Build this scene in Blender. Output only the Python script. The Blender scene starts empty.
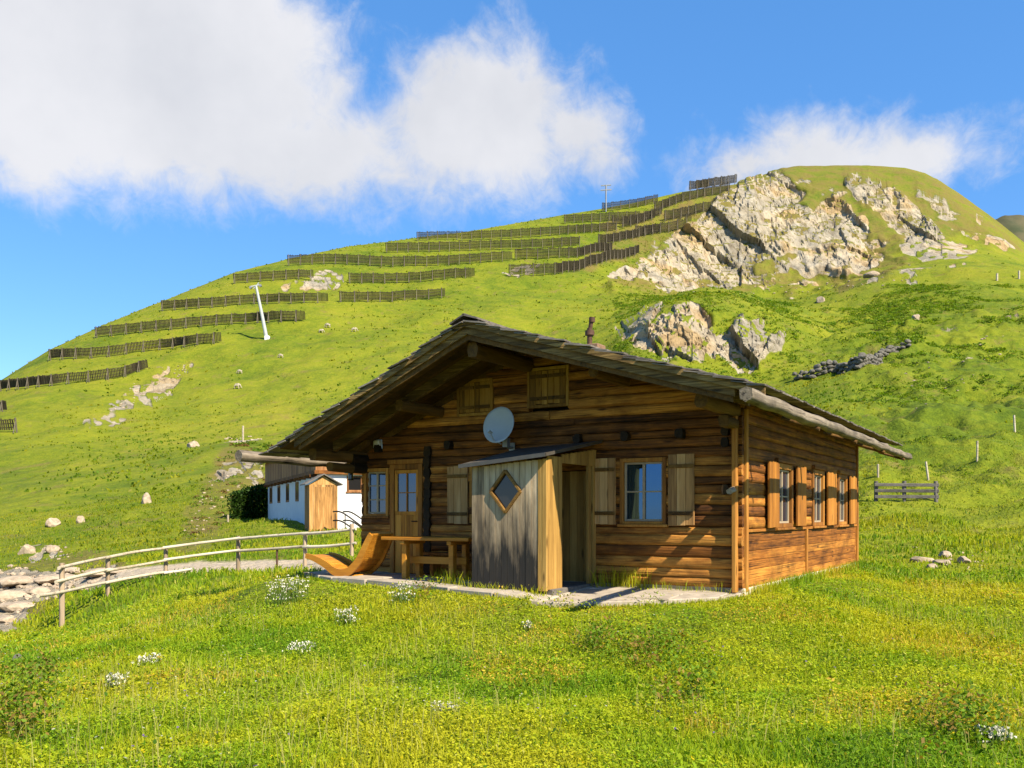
import bpy, math, random
import numpy as np
from mathutils import Vector, Matrix
random.seed(7)
RNG = np.random.default_rng(11)
sc = bpy.context.scene
COL = sc.collection
R_ = math.radians

# ------------------------------------------------------------------ camera numbers
FPX, CX, HY, CZ = 903.0, 512.0, 515.0, 1.2

def world_at(px, py, Y):
    return Vector(((px-CX)/FPX*Y, Y, CZ+(HY-py)/FPX*Y))

# ------------------------------------------------------------------ tagging helpers
def tag(o, label=None, cat=None, group=None, kind=None):
    if label: o['label'] = label
    if cat: o['category'] = cat
    if group: o['group'] = group
    if kind: o['kind'] = kind
    return o

def empty(name, loc=(0, 0, 0), rz=0.0):
    o = bpy.data.objects.new(name, None)
    COL.objects.link(o)
    o.location = loc
    o.rotation_euler = (0, 0, rz)
    o.empty_display_size = 0.2
    return o

# ------------------------------------------------------------------ mesh builder
class MB:
    def __init__(s):
        s.v = []; s.f = []; s.t = []; s.m = []; s.sm = []
    def add(s, verts, faces, tone=None, mat=0, smooth=False):
        b = len(s.v)
        s.v += [tuple(p) for p in verts]
        t = random.random() if tone is None else tone
        for f in faces:
            s.f.append([b+i for i in f]); s.t.append(t); s.m.append(mat); s.sm.append(smooth)
    def box(s, x0, y0, z0, x1, y1, z1, tone=None, mat=0, M=None):
        vs = [(x0,y0,z0),(x1,y0,z0),(x1,y1,z0),(x0,y1,z0),(x0,y0,z1),(x1,y0,z1),(x1,y1,z1),(x0,y1,z1)]
        if M is not None: vs = [M @ Vector(p) for p in vs]
        s.add(vs, [(0,3,2,1),(4,5,6,7),(0,1,5,4),(1,2,6,5),(2,3,7,6),(3,0,4,7)], tone, mat)
    def beam(s, p0, p1, w, h, up=(0,0,1), tone=None, mat=0):
        """rectangular bar from p0 to p1, w across, h along 'up'"""
        p0 = Vector(p0); p1 = Vector(p1)
        d = (p1-p0).normalized(); upv = Vector(up)
        a = d.cross(upv)
        if a.length < 1e-4: a = d.cross(Vector((0,1,0)))
        a.normalize(); b = a.cross(d).normalized()
        vs = []
        for p in (p0, p1):
            for sa, sb in ((-1,-1),(1,-1),(1,1),(-1,1)):
                vs.append(p + a*(sa*w/2) + b*(sb*h/2))
        s.add(vs, [(0,1,2,3),(7,6,5,4),(0,4,5,1),(1,5,6,2),(2,6,7,3),(3,7,4,0)], tone, mat)
    def log(s, p0, p1, w, h, n=10, seg=8, wob=0.01, sq=3.0, tone=None, mat=0, taper=0.0, up=(0,0,1), rng=random, capmat=None):
        """rounded hewn log: superellipse section, w across, h up, uneven surface"""
        p0 = Vector(p0); p1 = Vector(p1)
        d = (p1-p0); L = d.length; d.normalize()
        a = d.cross(Vector(up))
        if a.length < 1e-4: a = d.cross(Vector((0,1,0)))
        a.normalize(); b = a.cross(d).normalized()
        vs = []; fs = []
        base = [rng.uniform(-wob, wob) for _ in range(n)]
        for i in range(seg+1):
            t = i/seg
            k = 1.0 - taper*t
            ox, oy = rng.uniform(-wob, wob)*.7, rng.uniform(-wob, wob)*.7
            for j in range(n):
                an = 2*math.pi*(j+.5)/n
                c, q = math.cos(an), math.sin(an)
                r = (abs(c)**sq+abs(q)**sq)**(-1/sq)
                e = base[j]+rng.uniform(-wob, wob)*.6
                vs.append(p0 + d*(L*t) + a*((w/2*k*r+e)*c+ox) + b*((h/2*k*r+e)*q+oy))
        for i in range(seg):
            for j in range(n):
                j2 = (j+1) % n
                fs.append((i*n+j, i*n+j2, (i+1)*n+j2, (i+1)*n+j))
        t = random.random() if tone is None else tone
        s.add(vs, fs, t, mat, True)
        b0 = len(s.v)
        cm = mat if capmat is None else capmat
        s.add([vs[j] for j in range(n)], [tuple(range(n))[::-1]], t, cm)
        s.add([vs[seg*n+j] for j in range(n)], [tuple(range(n))], t, cm)
    def tube(s, pts, r, n=8, tone=None, mat=0, r2=None):
        pts = [Vector(p) for p in pts]
        vs = []; fs = []
        m = len(pts)
        for i, p in enumerate(pts):
            d = (pts[min(i+1, m-1)]-pts[max(i-1, 0)]).normalized()
            a = d.cross(Vector((0,0,1)))
            if a.length < 1e-3: a = d.cross(Vector((0,1,0)))
            a.normalize(); b = a.cross(d)
            rr = r if r2 is None else r+(r2-r)*i/(m-1)
            for j in range(n):
                an = 2*math.pi*j/n
                vs.append(p+a*rr*math.cos(an)+b*rr*math.sin(an))
        for i in range(m-1):
            for j in range(n):
                j2 = (j+1) % n
                fs.append((i*n+j, i*n+j2, (i+1)*n+j2, (i+1)*n+j))
        s.add(vs, fs, tone, mat, True)
        s.add(vs[:n], [tuple(range(n))[::-1]], tone, mat)
        s.add(vs[-n:], [tuple(range(n))], tone, mat)
    def build(s, name, mats, parent=None, bevel=0.0):
        me = bpy.data.meshes.new(name)
        me.from_pydata(s.v, [], s.f)
        if not isinstance(mats, (list, tuple)): mats = [mats]
        for m in mats: me.materials.append(m)
        me.polygons.foreach_set('material_index', s.m)
        me.polygons.foreach_set('use_smooth', s.sm)
        at = me.attributes.new('tone', 'FLOAT', 'FACE')
        at.data.foreach_set('value', s.t)
        me.update()
        o = bpy.data.objects.new(name, me)
        COL.objects.link(o)
        if parent is not None: o.parent = parent
        if bevel > 0:
            md = o.modifiers.new('bevel', 'BEVEL'); md.width = bevel; md.segments = 1
            md.limit_method = 'ANGLE'; md.angle_limit = R_(50)
        return o

def mesh_np(name, verts, faces_list, mats, colors=None, smooth=False, parent=None):
    """verts Nx3 array; faces_list = list of int arrays (MxK)"""
    me = bpy.data.meshes.new(name)
    nl = sum(f.size for f in faces_list); nf = sum(len(f) for f in faces_list)
    me.vertices.add(len(verts)); me.loops.add(nl); me.polygons.add(nf)
    me.vertices.foreach_set('co', np.ascontiguousarray(verts, np.float32).ravel())
    me.loops.foreach_set('vertex_index', np.concatenate([f.ravel() for f in faces_list]).astype(np.int32))
    tot = np.concatenate([np.full(len(f), f.shape[1], np.int32) for f in faces_list])
    st = np.concatenate([[0], np.cumsum(tot)[:-1]]).astype(np.int32)
    me.polygons.foreach_set('loop_start', st)
    me.polygons.foreach_set('use_smooth', np.full(nf, smooth, bool))
    if not isinstance(mats, (list, tuple)): mats = [mats]
    for m in mats: me.materials.append(m)
    me.update(calc_edges=True)
    if colors is not None:
        at = me.attributes.new('col', 'FLOAT_COLOR', 'POINT')
        c = np.ones((len(verts), 4), np.float32); c[:, :3] = colors
        at.data.foreach_set('color', c.ravel())
    o = bpy.data.objects.new(name, me)
    COL.objects.link(o)
    if parent is not None: o.parent = parent
    return o

# ------------------------------------------------------------------ numpy noise
def _h(ix, iy, iz, seed):
    h = (ix.astype(np.int64)*374761393 + iy.astype(np.int64)*668265263 + iz.astype(np.int64)*2147483647*3 + seed*1274126177) & 0xFFFFFFFF
    h = ((h ^ (h >> 13))*1274126177) & 0xFFFFFFFF
    h = ((h ^ (h >> 16))*2246822519) & 0xFFFFFFFF
    h = h ^ (h >> 15)
    return (h & 0xFFFFFF)/float(0xFFFFFF)*2-1
def vnoise(x, y, z=None, seed=0):
    if z is None: z = np.zeros_like(x)
    fx, fy, fz = np.floor(x), np.floor(y), np.floor(z)
    tx, ty, tz = x-fx, y-fy, z-fz
    tx, ty, tz = [t*t*t*(t*(t*6-15)+10) for t in (tx, ty, tz)]
    out = 0
    for a in (0, 1):
        wx = tx if a else 1-tx
        for b in (0, 1):
            wy = ty if b else 1-ty
            for c in (0, 1):
                wz = tz if c else 1-tz
                out = out+wx*wy*wz*_h(fx+a, fy+b, fz+c, seed)
    return out
def fbm(x, y, z=None, oct=4, seed=0, gain=.5):
    a = 1.0; o = 0; n = 0; k = 1.0
    for i in range(oct):
        o = o+a*vnoise(x*k+i*17.3, y*k-i*9.1, None if z is None else z*k+i*5.7, seed+i)
        n += a; a *= gain; k *= 2.03
    return o/n
def ridged(x, y, z, oct=4, seed=0):
    a = 1.0; o = 0; n = 0; k = 1.0
    for i in range(oct):
        o = o+a*(1-2*np.abs(vnoise(x*k+i*7.3, y*k+i*3.1, z*k, seed+i)))
        n += a; a *= .5; k *= 2.1
    return o/n
def facets(x, y, z, seed):
    """cellular blocks, each with its own tilted face: reads as fractured rock"""
    fx, fy, fz = np.floor(x), np.floor(y), np.floor(z)
    best = np.full(x.shape, 1e9); val = np.zeros(x.shape)
    for a in (-1, 0, 1):
        for b in (-1, 0, 1):
            for c in (-1, 0, 1):
                cx, cy, cz = fx+a, fy+b, fz+c
                px = cx+.5+.45*_h(cx, cy, cz, seed); py = cy+.5+.45*_h(cx, cy, cz, seed+1); pz = cz+.5+.45*_h(cx, cy, cz, seed+2)
                d = (x-px)**2+(y-py)**2+(z-pz)**2
                v = _h(cx, cy, cz, seed+3)+.9*(_h(cx, cy, cz, seed+4)*(x-px)+_h(cx, cy, cz, seed+5)*(y-py)+_h(cx, cy, cz, seed+6)*(z-pz))
                m = d < best
                best = np.where(m, d, best); val = np.where(m, v, val)
    return val
def sstep(a, b, x):
    t = np.clip((x-a)/(b-a), 0, 1)
    return t*t*(3-2*t)
def in_poly(px, py, poly):
    r = np.zeros(px.shape, bool)
    n = len(poly)
    for i in range(n):
        x0, y0 = poly[i]; x1, y1 = poly[(i+1) % n]
        if y0 == y1: continue
        c = ((y0 > py) != (y1 > py)) & (px < (x1-x0)*(py-y0)/(y1-y0)+x0)
        r ^= c
    return r

# ------------------------------------------------------------------ material helpers
def new_mat(name):
    m = bpy.data.materials.new(name); m.use_nodes = True
    nt = m.node_tree
    b = nt.nodes['Principled BSDF']
    b.inputs['Roughness'].default_value = .8
    b.inputs['Specular IOR Level'].default_value = .25
    return m, nt, b
def nd(nt, typ, **kw):
    n = nt.nodes.new(typ)
    for k, v in kw.items(): setattr(n, k, v)
    return n
def ramp(nt, stops, interp='LINEAR'):
    n = nt.nodes.new('ShaderNodeValToRGB')
    cr = n.color_ramp; cr.interpolation = interp
    while len(cr.elements) < len(stops): cr.elements.new(.5)
    for e, (p, c) in zip(cr.elements, stops):
        e.position = p
        e.color = (c, c, c, 1) if isinstance(c, (int, float)) else (c[0], c[1], c[2], 1)
    return n
def mixc(nt, a, b, fac, mode='MIX'):
    n = nt.nodes.new('ShaderNodeMix'); n.data_type = 'RGBA'; n.blend_type = mode
    for sock, v in ((n.inputs[0], fac), (n.inputs[6], a), (n.inputs[7], b)):
        if hasattr(v, 'is_linked'): nt.links.new(v, sock)
        elif isinstance(v, (int, float)): sock.default_value = v
        else: sock.default_value = (v[0], v[1], v[2], 1)
    return n.outputs[2]
def math_(nt, op, a, b=None, clamp=False, c=None):
    n = nt.nodes.new('ShaderNodeMath'); n.operation = op; n.use_clamp = bool(clamp)
    for i, v in enumerate((a, b, c)):
        if v is None: continue
        if hasattr(v, 'is_linked'): nt.links.new(v, n.inputs[i])
        else: n.inputs[i].default_value = v
    return n.outputs[0]
def noise(nt, vec, scale, detail=4, rough=.55, dist=0.0):
    n = nt.nodes.new('ShaderNodeTexNoise')
    n.inputs['Scale'].default_value = scale; n.inputs['Detail'].default_value = detail
    n.inputs['Roughness'].default_value = rough; n.inputs['Distortion'].default_value = dist
    nt.links.new(vec, n.inputs['Vector'])
    return n.outputs['Fac']
def mapping(nt, scale, loc=(0,0,0), rot=(0,0,0), coord='Object'):
    tc = nt.nodes.new('ShaderNodeTexCoord'); mp = nt.nodes.new('ShaderNodeMapping')
    mp.inputs['Scale'].default_value = scale; mp.inputs['Location'].default_value = loc
    mp.inputs['Rotation'].default_value = rot
    nt.links.new(tc.outputs[coord], mp.inputs['Vector'])
    return mp.outputs[0]
def bump(nt, b, h, strength, dist=.01):
    n = nt.nodes.new('ShaderNodeBump')
    n.inputs['Strength'].default_value = strength; n.inputs['Distance'].default_value = dist
    nt.links.new(h, n.inputs['Height']); nt.links.new(n.outputs[0], b.inputs['Normal'])

def wood(name, dark, mid, light, axis='x', grain=1.0, bumps=.6, rough=.75, stain=None, knots=True, cracks=False):
    """weathered timber, grain along the given local axis, per-board tone from the 'tone' attribute"""
    m, nt, b = new_mat(name)
    k = {'x': (.6, 14, 14), 'y': (14, .6, 14), 'z': (14, 14, .6)}[axis]
    k = tuple(v*grain for v in k)
    at = nd(nt, 'ShaderNodeAttribute', attribute_name='tone')
    tc = nt.nodes.new('ShaderNodeTexCoord')
    off = nt.nodes.new('ShaderNodeVectorMath'); off.operation = 'SCALE'
    comb = nt.nodes.new('ShaderNodeCombineXYZ')
    for i in range(3): nt.links.new(at.outputs['Fac'], comb.inputs[i])
    nt.links.new(comb.outputs[0], off.inputs[0]); off.inputs['Scale'].default_value = 37.0
    addv = nt.nodes.new('ShaderNodeVectorMath'); addv.operation = 'ADD'
    nt.links.new(tc.outputs['Object'], addv.inputs[0]); nt.links.new(off.outputs[0], addv.inputs[1])
    mp = nt.nodes.new('ShaderNodeMapping'); mp.inputs['Scale'].default_value = k
    nt.links.new(addv.outputs[0], mp.inputs['Vector'])
    fine = noise(nt, mp.outputs[0], 1.6, 6, .65, .6)
    mp2 = nt.nodes.new('ShaderNodeMapping'); mp2.inputs['Scale'].default_value = tuple(v**.5*1.1 for v in k)
    nt.links.new(addv.outputs[0], mp2.inputs['Vector'])
    big = noise(nt, mp2.outputs[0], 1.0, 4, .6, .4)
    r1 = ramp(nt, [(.28, dark), (.5, mid), (.74, light)])
    s = math_(nt, 'MULTIPLY', fine, .55)
    s = math_(nt, 'MULTIPLY_ADD', big, .45, None, c=s)
    t = math_(nt, 'SUBTRACT', at.outputs['Fac'], .5)
    s = math_(nt, 'MULTIPLY_ADD', t, .26, None, c=s)
    nt.links.new(s, r1.inputs[0])
    col = r1.outputs[0]
    if knots:
        mp3 = nt.nodes.new('ShaderNodeMapping')
        kk = {'x': (1.3, 6, 6), 'y': (6, 1.3, 6), 'z': (6, 6, 1.3)}[axis]
        mp3.inputs['Scale'].default_value = kk
        nt.links.new(addv.outputs[0], mp3.inputs['Vector'])
        vo = nt.nodes.new('ShaderNodeTexVoronoi'); vo.inputs['Scale'].default_value = 1.0
        nt.links.new(mp3.outputs[0], vo.inputs['Vector'])
        kr = ramp(nt, [(.06, 1.0), (.16, 0.0)])
        nt.links.new(vo.outputs['Distance'], kr.inputs[0])
        col = mixc(nt, col, tuple(c*.45 for c in dark), math_(nt, 'MULTIPLY', kr.outputs[0], .8))
    if cracks:
        mp4 = nt.nodes.new('ShaderNodeMapping'); mp4.inputs['Scale'].default_value = tuple((v*.55 if v < 2 else v*1.6) for v in k)
        nt.links.new(addv.outputs[0], mp4.inputs['Vector'])
        ck = noise(nt, mp4.outputs[0], 1.5, 3, .5, .3)
        kr2 = ramp(nt, [(.34, 0.0), (.41, 1.0), (.60, 1.0), (.72, 0.0)]); nt.links.new(ck, kr2.inputs[0])
        dk = ramp(nt, [(0, .0), (1, 1)]); nt.links.new(kr2.outputs[0], dk.inputs[0])
        lowr = ramp(nt, [(.33, 0.14), (.41, 1.0), (.63, 1.0), (.76, 1.7)]); nt.links.new(ck, lowr.inputs[0])
        col = mixc(nt, col, lowr.outputs[0], .9, 'MULTIPLY')
        blk = ramp(nt, [(.36, .5), (.54, 1.0)]); nt.links.new(noise(nt, mapping(nt, (.8, .8, 1.3)), 1.6, 5, .65, .5), blk.inputs[0])
        col = mixc(nt, col, blk.outputs[0], .9, 'MULTIPLY')
    if stain is not None:
        # dark rain-splash weathering with its own ragged outline: (z0, z1, colour, amount)
        z0, z1, sc_, am = stain
        sx = nt.nodes.new('ShaderNodeSeparateXYZ'); nt.links.new(tc.outputs['Object'], sx.inputs[0])
        n2 = noise(nt, mapping(nt, (5, 5, .9)), 1.5, 5, .6)
        zz = math_(nt, 'MULTIPLY_ADD', math_(nt, 'SUBTRACT', n2, .5), 2.2, None, c=sx.outputs[2])
        mr = nt.nodes.new('ShaderNodeMapRange'); mr.inputs[1].default_value = z0; mr.inputs[2].default_value = z1
        mr.inputs[3].default_value = am; mr.inputs[4].default_value = 0
        nt.links.new(zz, mr.inputs[0])
        col = mixc(nt, col, sc_, mr.outputs[0])
    nt.links.new(col, b.inputs['Base Color'])
    b.inputs['Roughness'].default_value = rough
    bump(nt, b, s, bumps, .02)
    return m

def plain(name, col, rough=.6, metal=0.0, var=.25, scale=6.0, spec=.3):
    m, nt, b = new_mat(name)
    f = noise(nt, mapping(nt, (1, 1, 1)), scale, 5, .6)
    r = ramp(nt, [(.3, tuple(c*(1-var) for c in col)), (.7, tuple(min(1, c*(1+var)) for c in col))])
    nt.links.new(f, r.inputs[0]); nt.links.new(r.outputs[0], b.inputs['Base Color'])
    b.inputs['Roughness'].default_value = rough; b.inputs['Metallic'].default_value = metal
    b.inputs['Specular IOR Level'].default_value = spec
    return m

M = {}
M['log'] = wood('log timber', (.034, .011, .002), (.225, .080, .012), (.62, .285, .052), 'x', 1.5, 1.0, cracks=True)
M['stem'] = plain('green stem', (.07, .12, .012), .8)
M['blossom'] = plain('white blossom', (.52, .50, .40), .8, 0, .12)
M['log_end'] = wood('log end grain', (.008, .005, .002), (.03, .016, .005), (.09, .045, .013), 'y', 1.2, .6)
M['sidelog'] = wood('side wall timber', (.055, .017, .003), (.27, .095, .012), (.52, .23, .035), 'y', 1.4, .8, cracks=True)
M['frame'] = wood('frame timber', (.11, .042, .008), (.31, .125, .020), (.50, .245, .05), 'z', 1.0, .4)
M['shutter'] = wood('shutter timber', (.15, .072, .024), (.43, .235, .085), (.62, .39, .17), 'z', 1.0, .5)
M['upshutter'] = wood('gable shutter timber', (.10, .048, .009), (.28, .14, .024), (.46, .26, .06), 'z', 1.0, .5)
M['sideshutter'] = wood('orange shutter timber', (.15, .055, .008), (.34, .135, .018), (.48, .22, .04), 'z', 1.0, .4)
M['porch'] = wood('porch board timber', (.12, .085, .05), (.40, .295, .18), (.60, .47, .31), 'z', 1.0, .5, stain=(.50, 1.62, (.017, .016, .015), .98))
M['porch_in'] = wood('porch side timber', (.15, .08, .018), (.33, .185, .045), (.50, .31, .09), 'z', 1.0, .3)
M['door'] = wood('door timber', (.20, .075, .010), (.50, .21, .028), (.64, .31, .055), 'z', 1.0, .4)
M['boards'] = wood('weathered orange boards', (.08, .035, .01), (.36, .18, .05), (.62, .38, .15), 'z', .9, .5)
M['struttimber'] = plain('grey strut timber', (.13, .11, .08), .9)
M['orange'] = wood('oiled furniture timber', (.22, .08, .008), (.42, .17, .016), (.55, .26, .03), 'x', 1.0, .25, .5, knots=False)
M['barge'] = wood('bargeboard timber', (.026, .014, .004), (.12, .068, .018), (.40, .26, .09), 'x', 1.4, .9, cracks=True)
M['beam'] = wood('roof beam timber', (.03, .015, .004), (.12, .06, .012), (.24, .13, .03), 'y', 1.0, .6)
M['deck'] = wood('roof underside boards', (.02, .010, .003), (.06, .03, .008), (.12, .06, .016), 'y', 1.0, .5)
M['greylog'] = wood('weathered gutter log', (.06, .046, .034), (.17, .135, .095), (.32, .265, .195), 'y', 1.2, 1.0, cracks=True)
M['shingle'] = wood('weathered shingle', (.05, .043, .036), (.14, .12, .10), (.28, .245, .21), 'x', 1.0, .7, .85)
M['rail'] = wood('bleached rail timber', (.25, .20, .13), (.47, .41, .30), (.62, .56, .44), 'x', .7, .5)
M['fencepost'] = wood('weathered post timber', (.14, .10, .065), (.36, .27, .18), (.52, .42, .30), 'z', 1.0, .6)
M['greyfence'] = wood('grey fence timber', (.05, .045, .038), (.13, .115, .10), (.24, .215, .185), 'x', 1.0, .6)
M['barn'] = wood('barn board timber', (.05, .02, .007), (.25, .105, .034), (.42, .22, .085), 'z', .6, .5)
M['snowfence'] = wood('snow fence timber', (.014, .011, .006), (.042, .034, .018), (.085, .07, .04), 'z', .2, .3, knots=False)
M['iron'] = plain('dark iron', (.03, .025, .02), .5, .6)
M['lead'] = plain('porch roofing felt', (.075, .062, .05), .75, 0, .3, 9)
M['metal_edge'] = plain('galvanised edge', (.115, .10, .085), .45, .5, .15, 8)
M['dish'] = plain('dish enamel', (.40, .45, .50), .45, 0, .06, 3)
M['white_paint'] = plain('white window paint', (.34, .27, .18), .55, 0, .1, 10)
M['dark'] = plain('dark room', (.02, .015, .01), .9)
M['curtain'] = plain('curtain cloth', (.55, .5, .42), .9, 0, .1, 12)
M['limewash'] = plain('white limewash', (.58, .59, .61), .9, 0, .07, 2.5)
M['rust'] = plain('rusty chimney metal', (.085, .045, .028), .75, .2, .4, 12)
M['brick'] = plain('chimney brick', (.20, .12, .07), .9, 0, .35, 20)
M['redroof'] = plain('rusty red roofing', (.36, .15, .07), .75, 0, .3, 4)
M['teal'] = plain('teal enamel', (.04, .13, .14), .4, .2)
M['lamp_glass'] = plain('milky lamp glass', (.55, .50, .38), .35, 0, .05)
M['steel'] = plain('galvanised steel', (.22, .23, .24), .5, .4, .12, 1.0)
M['pylon'] = plain('pale painted steel', (.34, .36, .36), .5, 0, .06, 1.0)
M['fleece'] = plain('cream fleece', (.36, .31, .22), .95, 0, .15, 3)
M['concrete'] = plain('pale stone slab', (.33, .28, .22), .9, 0, .25, 5)

def glass_mat(name, refl, tint=(.02, .025, .03), gtint=(.055, .15, .33)):
    m, nt, b = new_mat(name)
    b.inputs['Base Color'].default_value = (*tint, 1)
    b.inputs['Roughness'].default_value = .05
    g = nd(nt, 'ShaderNodeBsdfGlossy'); g.inputs['Roughness'].default_value = .015
    g.inputs['Color'].default_value = gtint+(1,)
    f = noise(nt, mapping(nt, (1, 1, 1)), 1.8, 2)
    bp = nd(nt, 'ShaderNodeBump'); bp.inputs['Strength'].default_value = .04; bp.inputs['Distance'].default_value = .05
    nt.links.new(f, bp.inputs['Height']); nt.links.new(bp.outputs[0], g.inputs['Normal'])
    mx = nd(nt, 'ShaderNodeMixShader'); mx.inputs[0].default_value = refl
    nt.links.new(b.outputs[0], mx.inputs[1]); nt.links.new(g.outputs[0], mx.inputs[2])
    nt.links.new(mx.outputs[0], nt.nodes['Material Output'].inputs['Surface'])
    return m
M['glass'] = glass_mat('window glass', .55)
M['dimglass'] = glass_mat('dusty window glass', .05, (.016, .015, .015), (.3, .35, .45))
M['deepglass'] = glass_mat('shaded window glass', .17, (.02, .026, .042), (.25, .36, .58))

def leaf_mat(name, trans=.5, rough=.6):
    m, nt, b = new_mat(name)
    at = nd(nt, 'ShaderNodeAttribute', attribute_name='col')
    nt.links.new(at.outputs['Color'], b.inputs['Base Color'])
    b.inputs['Roughness'].default_value = rough; b.inputs['Specular IOR Level'].default_value = .2
    tr = nd(nt, 'ShaderNodeBsdfTranslucent')
    nt.links.new(mixc(nt, at.outputs['Color'], (1.0, 1.0, .25), 1.0, 'MULTIPLY'), tr.inputs['Color'])
    mx = nd(nt, 'ShaderNodeMixShader'); mx.inputs[0].default_value = trans
    nt.links.new(b.outputs[0], mx.inputs[1]); nt.links.new(tr.outputs[0], mx.inputs[2])
    nt.links.new(mx.outputs[0], nt.nodes['Material Output'].inputs['Surface'])
    return m
M['grass'] = leaf_mat('grass blade')

def rock_mat(name, tint=(1, 1, 1), coord='Object', scale=1.0):
    m, nt, b = new_mat(name)
    v = mapping(nt, (scale,)*3, coord=coord)
    f = noise(nt, v, 2.2, 8, .65, .3)
    r = ramp(nt, [(.25, tuple(.09*t for t in tint)), (.45, tuple(.25*t for t in tint)), (.7, tuple(.42*t for t in tint))])
    nt.links.new(f, r.inputs[0]); nt.links.new(r.outputs[0], b.inputs['Base Color'])
    b.inputs['Roughness'].default_value = .9
    bump(nt, b, f, .7, .05/scale)
    return m
M['stone'] = rock_mat('pale stone', (1.15, .90, .63), scale=2.0)
M['darkstone'] = rock_mat('dark lichen stone', (.40, .37, .31), scale=1.5)

# ================================================================== TERRAIN
CAB = Vector((3.57, 14.0, 0)); ANG = R_(31.25)
RV = Vector((math.cos(ANG), -math.sin(ANG), 0)); UV = Vector((math.sin(ANG), math.cos(ANG), 0))
def cab_local(x, y):
    dx, dy = x-CAB.x, y-CAB.y
    return dx*RV.x+dy*RV.y, dx*UV.x+dy*UV.y
def cab_world(lx, ly, z=0.0):
    p = CAB+RV*lx+UV*ly
    return Vector((p.x, p.y, z))

SKY = [(-560,560),(-400,500),(-200,440),(-100,412),(0,376),(50,345),(100,322),(165,296),(235,268),(290,254),(350,242),(415,234),(465,228),(520,219),(565,211),
       (600,206),(640,199),(680,190),(720,184),(745,180),(758,171),(780,165),(800,163),(835,162),(880,162),(905,164),(925,169),(940,177),(960,190),(980,204),
       (1000,219),(1024,238),(1060,252),(1200,285),(1400,320),(1700,380)]
RID = [(-560,190),(0,232),(100,270),(235,320),(350,365),(465,405),(600,430),(735,448),(800,470),(880,478),(940,468),(1000,450),(1060,430),(1400,380),(1700,350)]
CTRL = [  # px, py, depth
 (-300,768,5.6),(0,768,5.6),(256,768,5.6),(512,768,5.6),(768,768,5.6),(1024,768,5.6),(1300,768,5.6),
 (0,690,9.5),(256,688,8.8),(512,690,8.7),(768,694,8.4),(1024,694,8.4),(1300,690,8.6),
 (0,640,18),(62,640,18),(62,630,22),(0,622,22),(-120,640,20),(-300,640,20),
 (150,640,12.5),(150,605,19),(250,625,13),(250,590,19.5),(360,640,11.8),(360,600,15),(512,640,11.3),(512,604,13.4),
 (640,640,11),(640,612,12.7),(768,640,11.2),(768,600,14.2),(900,640,11.4),(1024,640,12),(1024,605,15.5),(900,600,16),
 (0,618,27),(0,580,32),(-120,610,32),(60,585,31),(105,590,24.6),(105,570,31),(165,574,26.5),(240,573,27),(240,563,30),(310,567,24),(345,576,19.5),
 (-300,590,36),(-300,560,70),(-300,520,140),
 (165,548,40),(60,555,42),(0,548,50),(0,500,80),(0,450,130),(0,415,180),
 (255,523,55),(285,524,54),(232,524,53),(245,502,64),(238,486,72),(236,468,84),(265,490,76),
 (270,520,50),(320,526,42),(345,528,44),(300,545,34),(380,520,50),
 (150,500,72),(205,500,66),(200,470,88),(235,442,104),(235,439,116),(150,440,135),(150,400,188),(150,350,238),
 (300,470,90),(300,430,130),(300,390,185),(300,335,240),(300,300,280),(400,400,170),(400,300,290),
 (465,440,100),(465,380,180),(465,320,250),(465,280,315),(465,250,365),
 (600,500,45),(600,480,70),(600,420,120),(600,370,180),(600,330,235),(600,300,290),(600,262,350),(600,235,395),
 (480,520,40),(740,510,40),(740,470,75),
 (640,356,150),(700,370,148),(765,372,146),(650,312,171),(700,308,164),(750,320,160),(795,335,165),(700,400,120),(800,400,115),(820,350,160),
 (690,293,270),(640,284,345),(700,287,372),(760,284,378),(820,278,382),(890,268,372),(690,232,412),(740,190,436),(800,200,438),(850,185,446),(900,205,440),(940,235,420),
 (800,310,240),(870,276,300),(960,262,330),(930,250,385),(975,250,390),
 (870,577,20.5),(800,575,19.5),(940,562,24),(1024,548,27),(860,556,27),(900,535,31),(1024,520,34),(905,503,42),(1024,498,42),(905,468,62),(1024,468,62),
 (900,430,88),(1024,430,86),(900,370,138),(1024,380,125),(1024,300,205),(900,305,215),(1024,272,270),
 (1300,600,16),(1300,500,45),(1300,430,90),(1300,360,160),
]
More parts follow.
